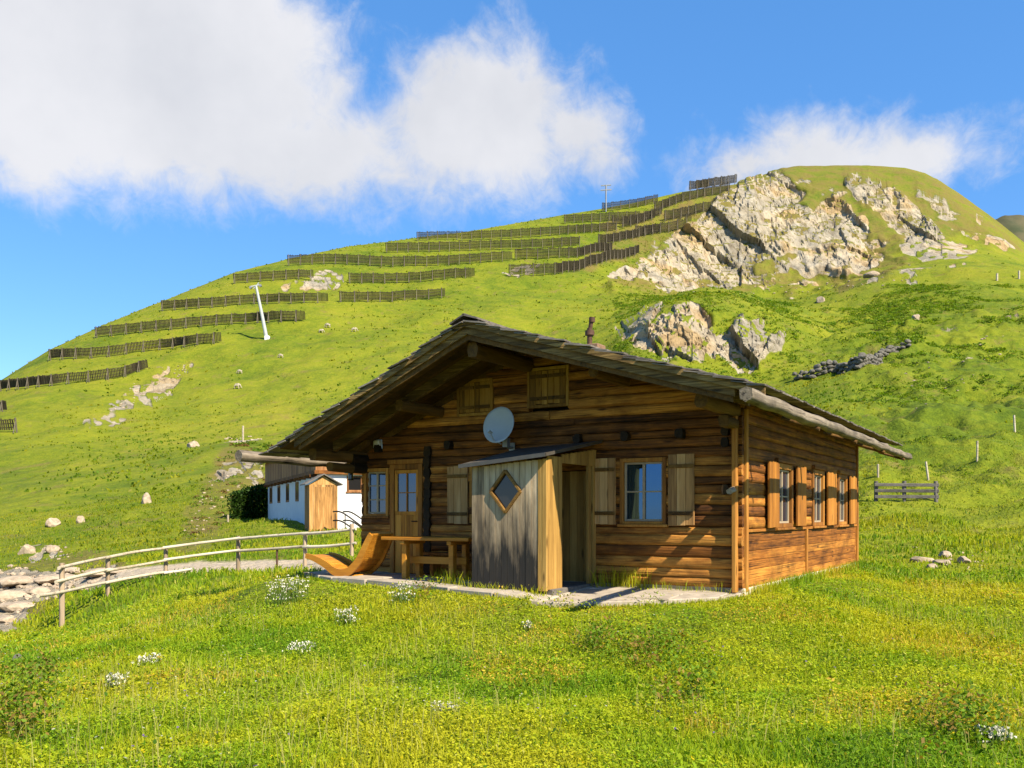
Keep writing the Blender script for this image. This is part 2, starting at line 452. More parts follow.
def build_tps():
    P = []; V = []
    def add(px, py, Y):
        th = math.atan((px-CX)/FPX); R = Y/math.cos(th)
        z = CZ+(HY-py)/FPX*Y
        P.append((th*2.2, math.log(R))); V.append((z-CZ)/R)
    for c in CTRL: add(*c)
    xs = [a for a, b in RID]; ys = [b for a, b in RID]
    for i, (px, py) in enumerate(SKY):
        if -560 <= px <= 1700 and (i % 2 == 0 or px > 700):
            add(px, py, float(np.interp(px, xs, ys)))
    for th in (-180, -150, -120, -90, -70, 70, 90, 120, 150, 180):
        for R, s in ((3, -.55), (6, -.28), (20, -.10), (70, -.07), (300, -.05)):
            if abs(th) == 70 and R > 20: s = .02
            P.append((R_(th)*2.2, math.log(R))); V.append(s)
    for th in (-40, 0, 40):
        for R in (2.2, 3.4):
            P.append((R_(th)*2.2, math.log(R))); V.append((-.41-CZ)/R)
    P = np.array(P); V = np.array(V); n = len(P)
    def K(d2): return np.where(d2 > 0, d2*np.log(np.maximum(d2, 1e-12)), 0)*.5
    D = ((P[:, None]-P[None])**2).sum(-1)
    A = np.zeros((n+3, n+3)); A[:n, :n] = K(D)+np.eye(n)*4e-3
    A[:n, n] = 1; A[:n, n+1:] = P; A[n, :n] = 1; A[n+1:, :n] = P.T
    w = np.linalg.solve(A, np.concatenate([V, [0, 0, 0]]))
    def ev(a, b):
        out = np.full(a.shape, w[n])+w[n+1]*a+w[n+2]*b
        for i in range(n):
            out += w[i]*K((a-P[i, 0])**2+(b-P[i, 1])**2)
        return out
    return ev

NC = 900
th_in = np.linspace(R_(-37), R_(37), NC)
th_out = np.linspace(R_(37), R_(323), 62)[1:-1]
TH = np.concatenate([th_in, th_out])
RR = np.concatenate([[.4, 1.0, 1.8, 2.6], np.geomspace(3.3, 138, 430), np.geomspace(138.6, 174, 75), np.geomspace(175.5, 318, 80), np.geomspace(319, 490, 190), [498, 510, 525, 545, 570, 640, 760, 950, 1300, 1900, 3000, 5000]])
def build_terrain():
    ev = build_tps()
    T, Rg = np.meshgrid(TH, RR, indexing='ij')
    Tw = np.where(T > math.pi, T-2*math.pi, T)
    # coarse evaluation then bilinear upsample keeps the script quick
    thc = np.concatenate([np.linspace(R_(-37), R_(37), 230), th_out]); lrc = np.linspace(math.log(.4), math.log(5000), 330)
    a, b = np.meshgrid(np.where(thc > math.pi, thc-2*math.pi, thc)*2.2, lrc, indexing='ij')
    S = ev(a, b)
    def up(S):
        k = np.interp(np.log(RR), lrc, np.arange(len(lrc)))
        i0 = np.minimum(k.astype(int), len(lrc)-2); fr = k-i0
        S1 = S[:, i0]*(1-fr)+S[:, i0+1]*fr
        kk = np.interp(TH, thc, np.arange(len(thc)))
        j0 = np.minimum(kk.astype(int), len(thc)-2); fj = (kk-j0)[:, None]
        return S1[j0]*(1-fj)+S1[j0+1]*fj
    s = up(S)
    # exact skyline
    pxs = CX+FPX*np.tan(np.clip(Tw, R_(-52), R_(52)))
    px1 = pxs[:, 0]; th1 = Tw[:, 0]
    inside = np.abs(th1) < R_(50)
    Yr = np.interp(px1, [p for p, _ in RID], [q for _, q in RID])
    Rr = Yr/np.cos(np.clip(th1, R_(-52), R_(52)))
    sky_py = np.interp(px1, [p for p, _ in SKY], [q for _, q in SKY])
    s_des = (HY-sky_py)/FPX*np.cos(np.clip(th1, R_(-52), R_(52)))
    lr = np.log(RR)
    s_at = np.array([np.interp(math.log(Rr[i]), lr, s[i]) for i in range(len(TH))])
    dlt = np.where(inside, s_des-s_at, 0)
    g = sstep(0, 1, (lr[None]-np.log(Rr*.62)[:, None])/math.log(1/.62))
    s = s+dlt[:, None]*g
    z = CZ+s*Rg
    # the far side of the ridge drops away
    zr = CZ+(s_at+dlt)*Rr
    over = Rg-Rr[:, None]
    smax = (s_at+dlt)[:, None]; kw = .010
    s = np.where(inside[:, None], s-kw*np.log1p(np.exp(np.clip((s-smax)/kw, -40, 40))), s)
    z = CZ+s*Rg
    ov = np.maximum(over, 0)
    zb = z-np.minimum(ov*ov*.0022, ov*.42)-ov*np.maximum(smax, 0)*sstep(20, 140, ov)
    zb = np.maximum(zb, -60-.02*Rg)
    z = np.where((over > 0) & inside[:, None], zb, z)
    zfar = np.maximum(-.05*Rg, -60-.02*Rg)
    z = np.where(inside[:, None], z, np.where(Rg > 300, zfar, z))
    X = np.sin(T)*Rg; Y = np.cos(T)*Rg
    return T, Rg, X, Y, z, Rr
T_, Rg, TX, TY, TZ, Rr_ = build_terrain()

# cabin pad, terrace and porch stand on levelled ground
LX = (TX-CAB.x)*RV.x+(TY-CAB.y)*RV.y; LY = (TX-CAB.x)*UV.x+(TY-CAB.y)*UV.y
def box_dist(lx, ly, x0, x1, y0, y1):
    dx = np.maximum(np.maximum(x0-lx, lx-x1), 0); dy = np.maximum(np.maximum(y0-ly, ly-y1), 0)
    return np.hypot(dx, dy)
pad_z = np.where(LX < -2.5, np.interp(LX, [-9, -2.5], [.02, -.06]), -.06+np.clip(-LY, 0, 2)*(-.06)*(LX > -2.5))
d1 = box_dist(LX, LY, -8.0, 0.15, -1.3, 9.2)
d2 = box_dist(LX, LY, -4.2, -2.2, -1.95, 0)
dpad = np.minimum(d1, d2)
kpad = 1-sstep(.1, 2.2, dpad)
TZ = TZ*(1-kpad)+pad_z*kpad
PXv = CX+FPX*TX/np.maximum(TY, .01); PYv = HY-FPX*(TZ-CZ)/np.maximum(TY, .01)
front = (TY > 1) & (np.abs(np.where(T_ > math.pi, T_-2*math.pi, T_)) < R_(50))

# rock areas, measured on the slope
ROCKS = [  # polygon, Rmin, Rmax, depth of crags
 ([(600,279),(640,272),(668,250),(690,230),(712,204),(740,186),(757,170),(775,167),(790,184),(806,190),(798,206),(808,215),(838,195),(868,226),(868,240),(884,262),(850,276),(812,276),(800,262),(776,262),(752,272),(760,288),(700,290),(692,276),(660,272),(640,281)], 320, 500, 1.0),
 ([(842,176),(860,170),(882,184),(905,198),(930,222),(942,240),(930,246),(908,246),(885,226),(862,208)], 340, 500, 1.0),
 ([(905,238),(932,240),(974,250),(955,256),(918,258)], 300, 500, .15),
 ([(985,236),(1012,246),(1005,252),(985,244)], 300, 500, .15),
 ([(955,186),(975,198),(1005,220),(1000,228),(970,212)], 400, 500, .6),
 ([(628,350),(650,324),(682,304),(704,308),(710,330),(745,314),(764,318),(774,336),(793,330),(777,352),(757,370),(735,368),(720,352),(700,368),(655,360)], 135, 200, 1.9),
 ([(612,330),(640,312),(655,300),(665,308),(645,330),(625,345)], 135, 260, .5),
 ([(208,478),(226,456),(262,450),(258,466),(235,474),(222,484)], 60, 115, 1.0),
 ([(222,438),(262,438),(262,442),(225,443)], 90, 130, .3),
 ([(246,470),(262,468),(265,485),(248,488)], 50, 100, .6),
 ([(120,400),(135,382),(155,366),(192,360),(176,384),(152,404),(104,414)], 120, 260, .35),
 ([(86,420),(130,412),(120,424),(80,432)], 110, 230, .25),
 ([(-60,566),(10,570),(60,574),(118,570),(112,578),(64,592),(34,602),(6,636),(-60,660)], 23, 40, .8),
 ([(22,544),(58,546),(68,556),(34,562)], 34, 60, .7),
 ([(270,291),(318,272),(348,274),(334,290)], 200, 400, .3),
 ([(640,260),(660,252),(690,262),(700,280),(660,276)], 320, 450, .4),
 ([(500,275),(530,262),(545,262),(520,280)], 280, 400, .3),
 ([(868,280),(900,272),(962,266),(962,270),(900,277),(860,288)], 180, 330, .2),
]
n1 = fbm(TX*.09*60/np.maximum(Rg, 20), TY*.09*60/np.maximum(Rg, 20), oct=5, seed=3)
n2_ = fbm(TX*.09*60/np.maximum(Rg, 20)+31, TY*.09*60/np.maximum(Rg, 20)-7, oct=5, seed=9)
# jitter in angular units so small and large outcrops both have ragged edges
jx = fbm(T_*60, np.log(Rg)*24, oct=5, seed=21)*11; jy = fbm(T_*60+5, np.log(Rg)*24-3, oct=5, seed=33)*8
rock = np.zeros_like(TX); crag = np.zeros_like(TX)
for poly, r0, r1, dep in ROCKS:
    big = max(p[0] for p in poly)-min(p[0] for p in poly)
    jk = min(1.0, big/120)
    m = in_poly(PXv+jx*jk, PYv+jy*jk, poly) & front & (Rg > r0) & (Rg < r1)
    rock = np.where(m, 1.0, rock); crag = np.where(m, np.maximum(crag, dep), crag)
def blur(a, it=2):
    for _ in range(it):
        b = a.copy()
        b[1:-1] = (a[:-2]+2*a[1:-1]+a[2:])*.25; a = b.copy()
        a[:, 1:-1] = (b[:, :-2]+2*b[:, 1:-1]+b[:, 2:])*.25
    return a
peak = in_poly(PXv+jx*1.5, PYv+jy*1.5, [(596,292),(690,222),(752,176),(800,166),(840,196),(900,172),(945,184),(1015,240),(1000,252),(930,240),(900,262),(880,285),(780,294),(696,298)]) & front & (Rg > 300)
pn = fbm(TX*.035+TZ*.03, TZ*.07-TX*.01, oct=5, seed=88)+.5*fbm(TX*.11, TZ*.16, oct=3, seed=89)
m_ = peak & (pn > .33)
rock = np.where(m_, 1.0, rock); crag = np.where(m_, np.maximum(crag, .45), crag)
rslope = in_poly(PXv+jx, PYv+jy, [(830,330),(900,285),(1060,285),(1060,400),(960,400),(860,372)]) & front & (Rg > 70) & (Rg < 330)
m_ = rslope & (fbm(TX*.06, TZ*.35, oct=4, seed=93) > .52)
rock = np.where(m_, 1.0, rock); crag = np.where(m_, np.maximum(crag, .3), crag)
bnz = fbm(T_*170, np.log(Rg)*60, oct=4, seed=77)
mid_o = (PXv > 615) & (PXv < 800) & (Rg > 130) & (Rg < 200)
bare = blur(np.where((rock > .5) & mid_o & (bnz > -.08), 1.0, 0.0), 1)
bare = np.maximum(bare, blur(np.where((rock > .5) & ~peak & ~rslope & ((bnz > .02) | ((PXv < 118) & (PYv > 560))) & ((Rg < 125) | (crag < .45)), 1.0, 0.0), 1))
SCREE = [[(895,236),(932,238),(978,250),(962,259),(915,260),(900,250)],[(985,236),(1014,247),(1003,254),(982,245)],[(800,262),(850,262),(884,262),(860,276),(812,278),(790,270)],[(600,274),(648,270),(700,284),(690,292),(640,282)]]
for p_ in SCREE: bare = np.maximum(bare, blur((in_poly(PXv+jx*.7, PYv+jy*.7, p_) & front & (Rg > 290) & (bnz > -.18)).astype(float), 1)); rock = np.where(bare > .5, 1.0, rock)
rock = blur(rock, 2); crag = blur(crag, 3)

# path of pale gravel running from the left towards the terrace
PATH = [(150,566),(190,563),(250,561),(300,559),(335,563),(362,575),(340,579),(305,570),(250,572),(190,572),(120,580),(60,590),(40,580)]
path = (in_poly(PXv+jx*.15, PYv+jy*.15, PATH) & front & (Rg > 17) & (Rg < 36)).astype(float)
path = blur(path, 1)

# natural unevenness of the ground
free = sstep(.3, 2.5, dpad)
amp = free*(1-.8*path)
hum = fbm(TX*.9, TY*.9, oct=4, seed=5)*.07*sstep(3, 7, Rg)*(1-sstep(60, 120, Rg))
hum2 = fbm(TX*.22, TY*.22, oct=4, seed=6)*.33*sstep(16, 40, Rg)*(1-.6*sstep(90, 200, Rg))
hum3 = fbm(TX*.05, TY*.05, oct=4, seed=8)*2.2*sstep(70, 160, Rg)*(1-sstep(.75, .95, Rg/Rr_[:, None])*.93)
right = sstep(760, 860, PXv)*sstep(60, 90, Rg)*(1-sstep(250, 320, Rg))*front
pk = blur(peak.astype(float), 6)*(1-.85*sstep(.9, .985, Rg/Rr_[:, None])*(Rg/Rr_[:, None] < 1.2))
terr = fbm(TX*.03+TZ*.02, TZ*.16, oct=4, seed=14)
terr_s = (np.abs(terr)**.5*np.sign(terr))
lumps = fbm(TX*.32, TY*.32, oct=3, seed=18)*.7*sstep(25, 60, Rg)*(1-sstep(200, 260, Rg))*front*sstep(780, 880, PXv)
TZ = TZ+amp*(hum+hum2+hum3)+right*terr_s*3.0+lumps*amp*1.9+pk*(ridged(TX*.045, TY*.03, TZ*.05, 4, 61)*3.2+fbm(TX*.16, TY*.16, oct=3, seed=62)*1.1)
# crags: push rock out along the fall line with ridged noise
L = Rg*.017
q = 1/(Rg*.05+.5)
cr = ridged(TX*q*.75+TZ*q*.25, TY*q*.6, TZ*q*.42, 5, 40)*1.0+.45*fbm(TX*q*2.4, TY*q*2.4, TZ*q*2.4, 5, 44)
blocky = np.floor(cr*3.0)/3.0*.6+cr*.4
push = crag*blocky*L*.55
mk = crag > .02
qx, qy, qz = (TX*q)[mk], (TY*q)[mk], (TZ*q)[mk]
fac = facets(qx*.9+qz*.5, qy*.9, qz*.55+qx*.2, 500)*.8+facets(qx*2.5+qz*.8, qy*2.5, qz*1.5, 520)*.30+facets(qx*6.5, qy*6.5, qz*5.0, 540)*.10
push[mk] += crag[mk]*fac*L[mk]*.52
ux, uy = TX/np.maximum(Rg, .1), TY/np.maximum(Rg, .1)
TX2 = TX-ux*push; TY2 = TY-uy*push; TZ2 = TZ+push*.35
TX, TY, TZ = TX2, TY2, TZ2

ZG = TZ.copy()
def ground_z(x, y):
    """height of the sheet under world point(s)"""
    x = np.asarray(x, float); y = np.asarray(y, float)
    th = np.arctan2(x, y); r = np.hypot(x, y)
    i = np.clip(np.interp(th, TH[:NC+8], np.arange(NC+8)), 0, NC+6.99); lo_ = np.where(th < TH[0], th+2*math.pi, th); i = np.where(th < TH[0], np.interp(lo_, TH, np.arange(len(TH))), i); i = np.minimum(i, len(TH)-1.001); i0 = i.astype(int); fi = i-i0
    k = np.interp(np.log(np.maximum(r, .4)), np.log(RR), np.arange(len(RR))); k0 = np.minimum(k.astype(int), len(RR)-2); fk = k-k0
    return (ZG[i0, k0]*(1-fi)*(1-fk)+ZG[i0+1, k0]*fi*(1-fk)+ZG[i0, k0+1]*(1-fi)*fk+ZG[i0+1, k0+1]*fi*fk)
def grid_at(A, x, y):
    th = np.arctan2(x, y); r = np.hypot(x, y)
    i0 = np.clip(np.rint((th-TH[0])/(TH[NC-1]-TH[0])*(NC-1)), 0, NC-1).astype(int)
    k0 = np.rint(np.interp(np.log(np.maximum(r, .4)), np.log(RR), np.arange(len(RR)))).astype(int)
    return A[i0, k0]
def hit(px, py, rmin=8.0):
    """where on the ground the photograph shows this point"""
    th = math.atan((px-CX)/FPX)
    rs = np.geomspace(rmin, 540, 1500)
    x = np.sin(th)*rs; y = np.cos(th)*rs
    z = ground_z(x, y)
    pys = HY-FPX*(z-CZ)/y
    ok = np.nonzero(pys <= py)[0]
    k = ok[0] if len(ok) else int(np.argmin(pys))
    return Vector((x[k], y[k], z[k]))

def hill_material():
    m, nt, b = new_mat('alpine meadow and limestone')
    tc = nt.nodes.new('ShaderNodeTexCoord'); P = tc.outputs['Object']
    at = nd(nt, 'ShaderNodeAttribute', attribute_name='col')
    sp = nt.nodes.new('ShaderNodeSeparateColor'); nt.links.new(at.outputs['Color'], sp.inputs[0])
    rockf, pathf, darkf = sp.outputs[0], sp.outputs[1], sp.outputs[2]
    n_big = noise(nt, P, .018, 5, .6, .5)
    n_mid = noise(nt, P, .13, 6, .65, .4)
    n_small = noise(nt, P, 1.1, 6, .7)
    n_fine = noise(nt, P, 7.0, 4, .7)
    g1 = ramp(nt, [(.34, (.042, .075, .007)), (.43, (.098, .138, .009)), (.53, (.170, .190, .012)), (.66, (.235, .215, .022))])
    s = math_(nt, 'MULTIPLY', n_big, .35); s = math_(nt, 'MULTIPLY_ADD', n_mid, .35, None, c=s)
    s = math_(nt, 'MULTIPLY_ADD', n_small, .3, None, c=s)
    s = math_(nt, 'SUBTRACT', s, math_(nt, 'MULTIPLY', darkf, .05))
    nt.links.new(s, g1.inputs[0])
    gcol = g1.outputs[0]
    # dry brown patches
    dr = ramp(nt, [(.56, 0.0), (.70, .65)])
    nt.links.new(noise(nt, P, .22, 6, .7, .6), dr.inputs[0])
    gcol = mixc(nt, gcol, (.17, .12, .045), dr.outputs[0])
    at2 = nd(nt, 'ShaderNodeAttribute', attribute_name='dry')
    dn = ramp(nt, [(.35, .1), (.60, 1.0)]); nt.links.new(n_mid, dn.inputs[0])
    gcol = mixc(nt, gcol, (.15, .105, .038), math_(nt, 'MULTIPLY', at2.outputs['Fac'], dn.outputs[0]))
    tuft = ramp(nt, [(.36, .55), (.6, 1.12)])
    nt.links.new(n_fine, tuft.inputs[0])
    gcol = mixc(nt, gcol, tuft.outputs[0], .6, 'MULTIPLY')
    # limestone
    mpv = nt.nodes.new('ShaderNodeMapping'); mpv.inputs['Scale'].default_value = (1, 1, .35); mpv.inputs['Rotation'].default_value = (.25, .3, 0)
    nt.links.new(P, mpv.inputs['Vector'])
    r_n = noise(nt, mpv.outputs[0], .16, 9, .68, .6)
    r_n2 = noise(nt, P, .045, 4, .6)
    rr = ramp(nt, [(.28, (.10, .078, .05)), (.38, (.23, .185, .125)), (.48, (.35, .295, .21)), (.70, (.42, .37, .285))])
    nt.links.new(r_n, rr.inputs[0])
    tintr = ramp(nt, [(.38, (.68, .72, .78)), (.52, (1, 1, 1)), (.62, (1.0, .80, .50))])
    nt.links.new(r_n2, tintr.inputs[0])
    rcol = mixc(nt, rr.outputs[0], tintr.outputs[0], .8, 'MULTIPLY')
    # turf holds on the flatter ledges
    geo = nt.nodes.new('ShaderNodeNewGeometry'); sx = nt.nodes.new('ShaderNodeSeparateXYZ')
    nt.links.new(geo.outputs['Normal'], sx.inputs[0])
    fl = math_(nt, 'ADD', sx.outputs[2], math_(nt, 'MULTIPLY', math_(nt, 'SUBTRACT', n_mid, .5), 1.1))
    ledge = ramp(nt, [(.60, 1.0), (.84, .03)])
    nt.links.new(fl, ledge.inputs[0])
    rf = math_(nt, 'MULTIPLY', rockf, ledge.outputs[0])
    at3 = nd(nt, 'ShaderNodeAttribute', attribute_name='bare')
    rf = math_(nt, 'MAXIMUM', rf, math_(nt, 'MULTIPLY', at3.outputs['Fac'], .82))
    rf2 = ramp(nt, [(.30, 0.0), (.5, 1.0)])
    nt.links.new(math_(nt, 'ADD', rf, math_(nt, 'MULTIPLY', math_(nt, 'SUBTRACT', n_small, .5), .5)), rf2.inputs[0])
    rfm = math_(nt, 'MULTIPLY', rf2.outputs[0], math_(nt, 'GREATER_THAN', rockf, .04))
    col = mixc(nt, gcol, rcol, rfm)
    gr = ramp(nt, [(.3, (.28, .22, .15)), (.7, (.50, .42, .31))]); nt.links.new(n_fine, gr.inputs[0])
    col = mixc(nt, col, gr.outputs[0], pathf)
    nt.links.new(col, b.inputs['Base Color'])
    b.inputs['Roughness'].default_value = .95; b.inputs['Specular IOR Level'].default_value = .1
    hsum = math_(nt, 'MULTIPLY_ADD', n_small, 1.0, None, c=math_(nt, 'MULTIPLY', n_mid, 3.0))
    vor = nt.nodes.new('ShaderNodeTexVoronoi'); vor.feature = 'DISTANCE_TO_EDGE'; vor.inputs['Scale'].default_value = .17
    wv = nt.nodes.new('ShaderNodeVectorMath'); wv.operation = 'MULTIPLY_ADD'
    cmb = nt.nodes.new('ShaderNodeCombineXYZ')
    for i_, s_ in enumerate((n_mid, r_n, n_small)): nt.links.new(s_, cmb.inputs[i_])
    nt.links.new(cmb.outputs[0], wv.inputs[0]); wv.inputs[1].default_value = (9, 9, 9); nt.links.new(mpv.outputs[0], wv.inputs[2])
    nt.links.new(wv.outputs[0], vor.inputs['Vector'])
    crk = ramp(nt, [(.0, 0.0), (.10, 1.0)]); nt.links.new(vor.outputs['Distance'], crk.inputs[0])
    hsum = math_(nt, 'MULTIPLY_ADD', math_(nt, 'MULTIPLY', crk.outputs[0], rfm), 1.6, None, c=hsum)
    hsum = math_(nt, 'MULTIPLY_ADD', math_(nt, 'MULTIPLY', r_n, rfm), 5.0, None, c=hsum)
    bump(nt, b, hsum, .55, .8)
    return m
M['hill'] = hill_material()
DRY = blur((in_poly(PXv+jx*1.5, PYv+jy*1.5, [(596,290),(690,222),(752,176),(800,158),(900,160),(960,180),(1030,245),(1000,250),(930,235),(900,262),(880,285),(780,292),(690,296)]) & front & (Rg > 250)).astype(float), 4)*.75
DRY = np.maximum(DRY, blur((in_poly(PXv+jx, PYv+jy, [(560,276),(596,252),(606,222),(690,196),(740,180),(722,212),(660,240),(640,258)]) & front & (Rg > 250)).astype(float), 3)*.85)
DRY = np.maximum(DRY, blur((in_poly(PXv+jx, PYv+jy, [(175,560),(185,520),(205,480),(225,445),(262,445),(268,490),(230,520),(205,555)]) & front & (Rg > 32) & (Rg < 140)).astype(float), 3)*.8)
DRY = np.maximum(DRY, blur((in_poly(PXv+jx, PYv+jy, [(-60,560),(30,540),(120,560),(130,575),(70,590),(20,625),(-60,650)]) & front & (Rg > 22) & (Rg < 45)).astype(float), 2)*.8)
def make_ground():
    n, k = TX.shape
    verts = np.stack([TX, TY, TZ], -1).reshape(-1, 3)
    i = np.arange(n)[:, None]; j = np.arange(k-1)[None]
    i2 = (i+1) % n
    F = np.stack([i*k+j, i2*k+j, i2*k+j+1, i*k+j+1], -1).reshape(-1, 4)
    verts = np.vstack([verts, [[0, 0, TZ[:, 0].mean()]]])
    c = len(verts)-1
    ii = np.arange(n)
    Fc = np.stack([np.full(n, c), ((ii+1) % n)*k, ii*k], -1)
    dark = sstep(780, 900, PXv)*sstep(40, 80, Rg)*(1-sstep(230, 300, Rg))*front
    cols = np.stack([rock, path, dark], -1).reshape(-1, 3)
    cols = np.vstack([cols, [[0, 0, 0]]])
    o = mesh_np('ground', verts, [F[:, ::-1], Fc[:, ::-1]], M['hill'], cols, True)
    fr = rock.reshape(-1)[F[:, 0]] > .45
    sm = np.ones(len(o.data.polygons), bool); sm[:len(F)] = ~fr
    o.data.polygons.foreach_set('use_smooth', sm)
    at = o.data.attributes.new('dry', 'FLOAT', 'POINT')
    at.data.foreach_set('value', np.append(DRY.ravel(), 0).astype(np.float32))
    at = o.data.attributes.new('bare', 'FLOAT', 'POINT')
    at.data.foreach_set('value', np.append(bare.ravel(), 0).astype(np.float32))
    tag(o, kind='structure')
make_ground()

# distant ridge behind the right shoulder
def far_ridge():
    pts = [(930,300),(985,225),(1002,216),(1020,213),(1060,214),(1120,222),(1250,250),(1450,330)]
    xs = np.linspace(930, 1450, 140); D = 1300.0
    ys = np.interp(xs, [p[0] for p in pts], [p[1] for p in pts])+fbm(xs*.03, xs*0, oct=4, seed=2)*5
    V = []; rows = 24
    for r in range(rows+1):
        t = r/rows
        Yd = D-520*t+D*.0
        for x, y in zip(xs, ys):
            top = CZ+(HY-y)/FPX*D
            V.append(((x-CX)/FPX*D, Yd+fbm(np.array([x*.02]), np.array([t*6]), oct=3, seed=4)[0]*40*math.sin(t*3.1), top*(1-t)**1.2-40*t))
    for x, y in zip(xs, ys):
        V.append(((x-CX)/FPX*D, D+400, -60))
    n = len(xs); F = []
    for r in range(rows):
        for a in range(n-1): F.append((r*n+a, (r+1)*n+a, (r+1)*n+a+1, r*n+a+1))
    b = (rows+1)*n
    for a in range(n-1): F.append((b+a, a, a+1, b+a+1))
    m, nt, bb = new_mat('distant slope')
    f = noise(nt, mapping(nt, (1, 1, 1)), .02, 6, .6)
    r = ramp(nt, [(.35, (.035, .045, .015)), (.65, (.10, .085, .04))]); nt.links.new(f, r.inputs[0]); nt.links.new(r.outputs[0], bb.inputs['Base Color'])
    o = mesh_np('far_hill', np.array(V), [np.array(F)], m, None, True); tag(o, kind='structure')
far_ridge()
# ================================================================== CABIN
rc = random.Random(21)
cabin = empty('log_cabin', tuple(CAB), -ANG)
tag(cabin, 'dark log cabin with a wide shingled gable roof and boarded entrance porch', 'cabin')
XL = -7.67; XA = -3.83; ZA = 4.35; TL = .441; TR = .296
YF = -2.0; YB = 10.0; EL_ = -8.36; ER = .93; LEN = 9.15
def roof_z(x): return ZA-(XA-x)*TL if x < XA else ZA-(x-XA)*TR
UND = .24
# wall openings: x0, x1, z0, z1
OPEN = [(-2.06,-1.24,1.05,2.14), (-7.60,-6.98,1.18,2.12), (-6.90,-6.17,.06,2.14), (-5.34,-4.56,3.03,3.68), (-3.83,-3.03,3.09,3.77), (-3.3,-2.62,.05,2.0)]
def front_logs(zmin, zmax):
    mb = MB(); z = zmin
    while z < zmax:
        h = rc.uniform(.125, .185)
        zc = z+h/2; zt = z+h*.30
        x0 = XL-.0; x1 = 0.0
        lim = ZA-UND-zt
        if lim < .05: break
        x0 = max(x0, XA-lim/TL); x1 = min(x1, XA+lim/TR)
        iv = [(x0, x1)]
        for a, b, c, d in OPEN:
            if zc > c-.02 and zc < d+.02:
                nv = []
                for p, q in iv:
                    if b <= p or a >= q: nv.append((p, q)); continue
                    if a > p: nv.append((p, a))
                    if b < q: nv.append((b, q))
                iv = nv
        tone = rc.random()
        for p, q in iv:
            if q-p < .05: continue
            if q-p > 4 and rc.random() < .6:
                s = rc.uniform(p+1, q-1); segs = [(p, s), (s+.006, q)]
            else: segs = [(p, q)]
            for a, b in segs:
                yo = rc.uniform(-.024, .016)
                mb.log((a, .075+yo, zc), (b, .075+yo+rc.uniform(-.01, .01), zc+rc.uniform(-.008, .008)), .17, h*1.05, 16, max(4, int((b-a)/.22)), .006, 7.5, min(1, max(0, tone+rc.uniform(-.25, .25))), rng=rc)
        z += h+.004
    return mb
front_logs(.06, 4.1).build('log_wall', M['log'], cabin)
# plinth stones and sill beam
mb = MB(); mb.box(XL, .03, -.35, -.02, .3, .06); mb.build('foundation', M['stone'], cabin)
# dark core so that gaps between logs stay closed
mb = MB()
core = [(XL+.05, .0), (-.05, .0), (-.05, roof_z(-.05)-UND-.03), (XA, ZA-UND-.03), (XL+.05, roof_z(XL+.05)-UND-.03)]
def prism(mb, poly, y0, y1, tone=.5, mat=0):
    n = len(poly)
    v = [(x, y0, z) for x, z in poly]+[(x, y1, z) for x, z in poly]
    mb.add(v, [tuple(range(n)), tuple(range(2*n-1, n-1, -1))]+[(i, n+i, n+(i+1) % n, (i+1) % n) for i in range(n)], tone, mat)
prism(mb, core, .30, .34); prism(mb, core, LEN-.1, LEN-.02)
mb.box(XL+.1, .34, -.2, XL+.16, LEN-.1, 2.3); mb.box(-.2, .34, -.2, -.14, LEN-.1, 2.85); mb.box(XL+.1, .35, -.12, -.2, LEN-.1, .02)
mb.build('inner_wall', M['dark'], cabin)

# side wall: hewn logs above, plain boarding below the rail
mb = MB(); z = .98
SOPEN = [(1.84,3.02,.97,2.10),(4.55,5.60,.97,2.10),(6.95,7.95,.97,2.10)]
while z < 2.98:
    h = rc.uniform(.16, .21); zc = z+h/2; tone = rc.random()
    iv = [(.16, LEN)]
    for a, b, c, d in SOPEN:
        if c-.02 < zc < d+.02:
            nv = []
            for p, q in iv:
                if b <= p or a >= q: nv.append((p, q)); continue
                if a > p: nv.append((p, a))
                if b < q: nv.append((b, q))
            iv = nv
    for p, q in iv:
        if q-p > .05:
            mb.log((-.075, p, zc), (-.075+rc.uniform(-.01, .01), q, zc), .17, h*1.04, 12, max(3, int((q-p)/.4)), .006, 7.0, min(1, max(0, tone+rc.uniform(-.2, .2))), rng=rc)
    z += h+.003
mb.build('log_wall', M['sidelog'], cabin)
mb = MB(); z = .05
while z < .90:
    h = min(rc.uniform(.13, .17), .93-z)
    for p, q in ((.18, 4.06), (4.15, LEN-.05)):
        mb.box(-.12, p, z, -.005+rc.uniform(-.004, .006), q, z+h-.005, rc.random())
    z += h
mb.box(-.14, .18, -.05, -.02, LEN-.05, .95, .5)
mb.build('wall_boarding', M['sidelog'], cabin, .006)
mb = MB(); mb.box(-.1, .05, -.14, .025, LEN+.02, .055, .9); mb.build('sill_beam', M['rail'], cabin, .01)
mb = MB(); mb.box(-.05, .16, .925, .03, LEN, .975, .7); mb.build('wall_rail', M['sidelog'], cabin, .006)
mb = MB(); mb.box(-.05, 4.06, .05, .035, 4.15, .93, .5); mb.build('wall_post', M['frame'], cabin, .006)
mb = MB(); mb.box(-.09, LEN-.06, .05, .05, LEN+.05, 2.95, .4); mb.build('corner_post', M['frame'], cabin, .008)
mb = MB(); mb.box(-.13, -.13, .0, -.06, .0, 2.92, .75); mb.build('corner_post', M['frame'], cabin, .008)
mb = MB(); mb.box(-.02, .10, .0, .045, .2, 2.86, .8); mb.build('corner_post', M['frame'], cabin, .008)
